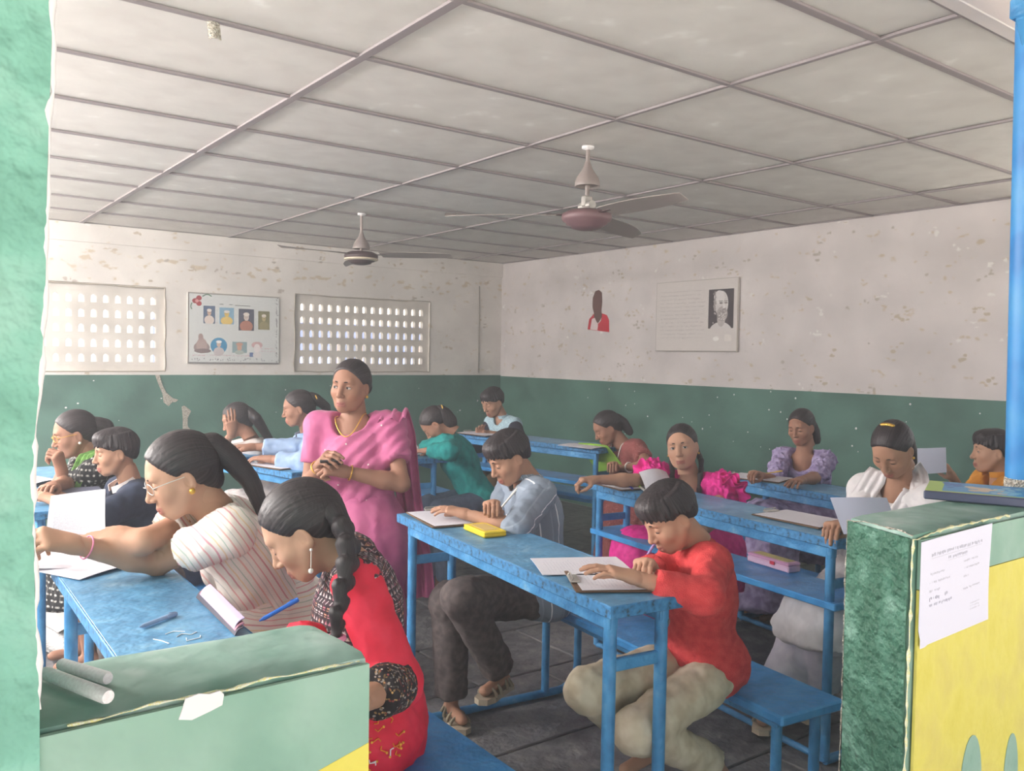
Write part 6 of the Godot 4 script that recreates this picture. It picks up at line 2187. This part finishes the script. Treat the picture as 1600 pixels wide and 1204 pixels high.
func fan(label: String, at: Vector3, turn: float, body: Material, cream: bool, bracket: bool):
	var o := thing("ceiling_fan", label, "fan", at, turn, "ceiling fans")
	var mb := MB.new()
	mb.lathe(Transform3D.IDENTITY, [Vector2(0, 0), Vector2(.03, 0), Vector2(.03, -.012), Vector2(.012, -.02), Vector2(0, -.02)].map(func(q): return q), 20)
	part("ceiling_plate", mb, M.white_edge, o)
	mb = MB.new()
	mb.tube([Vector3(0, 0, 0), Vector3(0, -.30, 0)], .0105, 12)
	part("rod", mb, body, o)
	var cy := -.085 if bracket else -.15
	mb = MB.new()
	mb.lathe(Transform3D(Basis.IDENTITY, Vector3(0, cy, 0)), [Vector2(.012, .01), Vector2(.016, 0), Vector2(.022, -.02), Vector2(.034, -.04), Vector2(.052, -.065), Vector2(.060, -.09), Vector2(.061, -.108), Vector2(.056, -.108), Vector2(.05, -.085), Vector2(.012, -.03)], 28)
	part("canopy", mb, body, o)
	if bracket:
		mb = MB.new()
		mb.tube([Vector3(-.045, -.285, 0), Vector3(.045, -.285, 0)], .021, 16)
		mb.box(Transform3D(Basis.IDENTITY, Vector3(0, -.265, 0)), Vector3(.03, .05, .05), .004)
		part("shackle", mb, M.steel, o)
	mb = MB.new()
	var my := -.355 if bracket else -.325
	mb.lathe(Transform3D(Basis.IDENTITY, Vector3(0, my, 0)), [Vector2(0, .055), Vector2(.04, .05), Vector2(.085, .045), Vector2(.118, .030), Vector2(.122, .012), Vector2(.116, -.004), Vector2(.100, -.012), Vector2(.098, -.020), Vector2(.075, -.030), Vector2(.072, -.038), Vector2(.04, -.046), Vector2(0, -.048)], 36)
	part("motor", mb, M.fan_pink if bracket else M.fan_dark, o)
	if cream:
		mb = MB.new()
		mb.lathe(Transform3D(Basis.IDENTITY, Vector3(0, my, 0)), [Vector2(.117, -.002), Vector2(.124, -.002), Vector2(.122, -.012), Vector2(.104, -.019), Vector2(.100, -.012)], 36)
		part("trim_ring", mb, M.fan_cream, o)
	for k in 3:
		var b := Basis(Vector3.UP, TAU * k / 3.0)
		mb = MB.new()
		mb.sheet(func(u, v):
			var r: float = .15 + u * .53
			var w: float = (.052 + .022 * sin(PI * minf(u * 1.15, 1.0))) * (1.0 - .55 * pow(u, 9.0))
			return b * Vector3(r, my + .024 + (v - .5) * .022 - u * .01, (v - .5) * 2.0 * w), 18, 6, .003)
		var bl := part("blade", mb, M.fan_blade, o)
		mb = MB.new()
		mb.box(Transform3D(b, b * Vector3(.145, my + .024, 0)), Vector3(.10, .004, .034), .001)
		part("blade_arm", mb, M.fan_dark, bl)


func fans():
	M.fan_pink = mat([122, 94, 98], .45)
	M.fan_blade = mat([150, 140, 136], .5)
	fan("grey ceiling fan with a mauve motor and chrome shackle, nearer the front", Vector3(-2.81, 2.462, 4.551), -1.67, M.fan_grey, false, true)
	fan("grey ceiling fan with a dark motor and cream ring, farther back", Vector3(-2.727, 2.462, 2.013), -.85, M.fan_grey, true, false)
	# paper tag stuck to the ceiling strip
	solo("ceiling_tag", sheet_of([Vector3(-4.735, 2.458, 4.955), Vector3(-4.70, 2.458, 4.965), Vector3(-4.70, 2.40, 4.985), Vector3(-4.735, 2.40, 4.975)], .008), M.plaster, "scrap of peeling paper hanging from a ceiling strip", "paper scrap")


func boards():
	# picture board on the back wall: small portraits of no one in particular
	var im := new_img(384, 288, [212, 214, 212])
	rng.seed = 31
	rect(im, 0, 0, 384, 5, [150, 144, 138]); rect(im, 0, 0, 5, 288, [128, 120, 116]); rect(im, 0, 282, 384, 6, [120, 118, 118])
	for q in 40: disc(im, rng.randf() * 384, 270 + rng.randfn() * 3, 2, 2, [120, 120, 130])
	for q in 60: disc(im, 374 + rng.randfn() * 2, rng.randf() * 288, 2, 2, [130, 126, 132])
	for q in [[28, 34], [44, 22], [44, 44]]: disc(im, q[0], q[1], 11, 10, [168, 62, 68])
	disc(im, 36, 34, 7, 7, [220, 160, 160])
	for q in 12:
		disc(im, 60 + q * 3, 14 - sin(q * .26) * 8, 3, 2, [70, 110, 84]); disc(im, 16 - sin(q * .26) * 4, 44 + q * 2, 2, 3, [70, 110, 84])
	for q in [[128, 42, 16], [168, 42, 14], [192, 44, 66]]: rect(im, q[0], q[1], q[2], 2, [90, 86, 86])
	for q in [[70, 118, 50], [134, 118, 55], [222, 142, 40], [292, 142, 50], [20, 252, 280], [300, 220, 60], [300, 232, 66]]: scribble(im, q[0], q[1], q[2], 5, [206, 170, 178])
	for q in [[62, 52, 48, 72, [92, 110, 136], [200, 168, 150], [222, 206, 196]], [128, 56, 60, 68, [132, 172, 196], [214, 182, 96], [222, 190, 110]], [208, 58, 66, 90, [80, 82, 98], [206, 190, 180], [176, 118, 100]], [292, 64, 50, 78, [128, 124, 88], [186, 168, 120], [150, 140, 100]]]:
		rect(im, q[0], q[1], q[2], q[3], q[4])
		var cx: float = q[0] + q[2] * .5
		disc(im, cx, q[1] + q[3] * .80, q[2] * .42, q[3] * .26, q[6])
		rect(im, q[0], q[1] + q[3], q[2], 24, [212, 214, 212])
		disc(im, cx, q[1] + q[3] * .38, q[2] * .17, q[3] * .17, q[5])
		disc(im, cx, q[1] + q[3] * .25, q[2] * .20, q[3] * .09, [224, 214, 204])
		disc(im, cx - 3, q[1] + q[3] * .37, 1.4, 1.2, [70, 50, 46]); disc(im, cx + 3, q[1] + q[3] * .37, 1.4, 1.2, [70, 50, 46])
	disc(im, 56, 222, 32, 24, [150, 132, 130]); disc(im, 56, 214, 22, 30, [176, 156, 150]); disc(im, 52, 180, 10, 14, [164, 140, 136]); disc(im, 60, 236, 34, 9, [128, 112, 112])
	disc(im, 126, 214, 34, 33, [70, 146, 186]); disc(im, 126, 238, 22, 18, [196, 186, 186]); disc(im, 126, 208, 9, 12, [206, 178, 164]); disc(im, 126, 198, 12, 6, [236, 230, 226])
	rect(im, 182, 196, 62, 46, [140, 166, 170]); disc(im, 212, 220, 10, 13, [206, 162, 138]); disc(im, 212, 206, 15, 7, [196, 150, 130]); disc(im, 212, 240, 20, 9, [176, 184, 176])
	rect(im, 256, 240, 16, 18, [90, 112, 158]); disc(im, 288, 208, 24, 14, [206, 168, 168]); disc(im, 288, 222, 14, 19, [232, 222, 220]); disc(im, 288, 250, 18, 12, [222, 216, 214])
	var o := thing("picture_board", "whitewashed picture board with eight small portraits and a red flower", "board", Vector3(-2.965, 1.646, 0))
	var mb := MB.new()
	mb.box(Transform3D(Basis.IDENTITY, Vector3(0, 0, .009)), Vector3(.82, .62, .018), .002)
	part("panel", mb, M.white, o)
	mb = MB.new()
	mb.quad(Vector3(-.41, -.31, .0186), Vector3(.41, -.31, .0186), Vector3(.41, .31, .0186), Vector3(-.41, .31, .0186), Color.WHITE, [Vector2(0, 1), Vector2(1, 1), Vector2(1, 0), Vector2(0, 0)])
	part("print", mb, img_mat(im, .8), o)
	# text board with a plain bearded bust on the right wall
	im = new_img(384, 256, [216, 208, 204])
	rect(im, 0, 0, 384, 2, [176, 168, 162]); rect(im, 0, 0, 3, 256, [186, 178, 172]); rect(im, 0, 252, 384, 4, [170, 162, 156])
	for q in 13: scribble(im, 24, 36 + q * 14, 215 + rng.randf_range(-30, 10), 5, [190, 181, 178])
	rect(im, 256, 38, 112, 136, [84, 76, 80])
	disc(im, 312, 186, 50, 34, [214, 208, 206]); disc(im, 314, 142, 18, 26, [188, 180, 178])
	disc(im, 314, 88, 30, 44, [212, 206, 204]); disc(im, 304, 66, 24, 24, [226, 220, 218]); disc(im, 318, 124, 24, 26, [176, 168, 166])
	for q in 50: disc(im, 318 + rng.randfn() * 10, 128 + rng.randfn() * 10, 2.5, 2.5, [146, 138, 136] if q % 2 else [214, 208, 206])
	for q in 40: disc(im, 284 + rng.randfn() * 3, 88 + rng.randfn() * 16, 3, 3, [170, 162, 160])
	disc(im, 312, 86, 8, 3, [128, 118, 116]); disc(im, 334, 86, 7, 3, [128, 118, 116]); rect(im, 302, 78, 18, 3, [150, 142, 140]); rect(im, 327, 78, 14, 3, [150, 142, 140])
	disc(im, 325, 98, 5, 12, [226, 220, 218]); disc(im, 326, 108, 7, 3, [150, 140, 138]); rect(im, 315, 117, 18, 3, [120, 110, 108])
	rect(im, 250, 174, 124, 60, [216, 208, 204])
	disc(im, 292, 210, 14, 8, [240, 236, 232]); rect(im, 330, 196, 30, 22, [228, 220, 214])
	o = thing("text_board", "white board with faint text and a grey picture of a bearded bust", "board", Vector3(-.006, 1.812, 2.805), deg_to_rad(-90))
	mb = MB.new()
	mb.box(Transform3D(Basis.IDENTITY, Vector3(0, 0, .013)), Vector3(.885, .60, .026), .003)
	part("panel", mb, M.white, o)
	mb = MB.new()
	mb.quad(Vector3(-.4425, -.30, .0266), Vector3(.4425, -.30, .0266), Vector3(.4425, .30, .0266), Vector3(-.4425, .30, .0266), Color.WHITE, [Vector2(0, 1), Vector2(1, 1), Vector2(1, 0), Vector2(0, 0)])
	part("print", mb, img_mat(im, .8), o)
	# cut-out of a man in a red coat pasted on the right wall
	o = thing("paper_cutout", "small paper cut-out of a dark figure in a red coat on the right wall", "cutout", Vector3(-.0005, 1.70, 1.58), deg_to_rad(-90))
	var polys := [[[[-.06, .17], [-.085, .23], [-.085, .32], [-.05, .385], [.0, .395], [.04, .37], [.05, .28], [.04, .20], [.05, .14], [.0, .08], [-.06, .10]], [104, 74, 68], .003, "face"], [[[-.15, .02], [-.13, .12], [-.06, .17], [-.04, .10], [.0, .07], [.04, .10], [.05, .17], [.12, .15], [.15, .10], [.155, -.01]], [196, 44, 62], .002, "coat"], [[[-.11, .02], [-.09, .12], [-.05, .13], [.0, .06], [-.01, .01]], [226, 206, 206], .004, "shirt_front"]]
	for q in polys:
		var po := PackedVector2Array()
		for e in q[0]: po.append(Vector2(e[0], e[1]))
		mb = MB.new()
		mb.prism(Transform3D.IDENTITY, po, q[2])
		part(q[3], mb, mat(q[1], .8), o)
	# plaster scars below the left ventilation panel
	for q in [[[[-.04, .0], [-.005, .0], [.02, -.09], [.05, -.15], [.105, -.20], [.15, -.215], [.13, -.235], [.10, -.235], [.07, -.27], [.03, -.235], [.02, -.16], [-.02, -.06]], Vector3(-3.60, 1.236, .004)], [[[-.02, .0], [.0, .01], [.04, -.02], [.06, -.04], [.03, -.10], [.03, -.17], [.06, -.21], [.09, -.30], [.06, -.31], [.03, -.27], [-.01, -.24], [-.01, -.10]], Vector3(-3.40, .96, .004)]]:
		var po := PackedVector2Array()
		for e in q[0]: po.append(Vector2(e[0], e[1]))
		mb = MB.new()
		mb.prism(Transform3D(Basis.IDENTITY, q[1]), po, .006)
		part("plaster_scar", mb, M.plaster, get_node("wall_back"))
	# chips of white in the green dado
	rng.seed = 8
	for w in 2:
		mb = MB.new()
		for q in (22 if w == 0 else 34):
			var r := rng.randf_range(.003, .009)
			if w == 0: mb.ball(Transform3D(Basis.IDENTITY.scaled(Vector3(r * 1.3, r, .002)), Vector3(rng.randf_range(-4.4, -.2), rng.randf_range(.8, 1.22), .0045)), Color.WHITE, 7, 4)
			else: mb.ball(Transform3D(Basis.IDENTITY.scaled(Vector3(.002, r, r)), Vector3(-.0045, rng.randf_range(.75, 1.21), rng.randf_range(1.2, 5.4))), Color.WHITE, 7, 4)
		part("paint_chips", mb, M.white_edge, get_node("wall_back" if w == 0 else "wall_right")).set_meta("kind", "stuff")
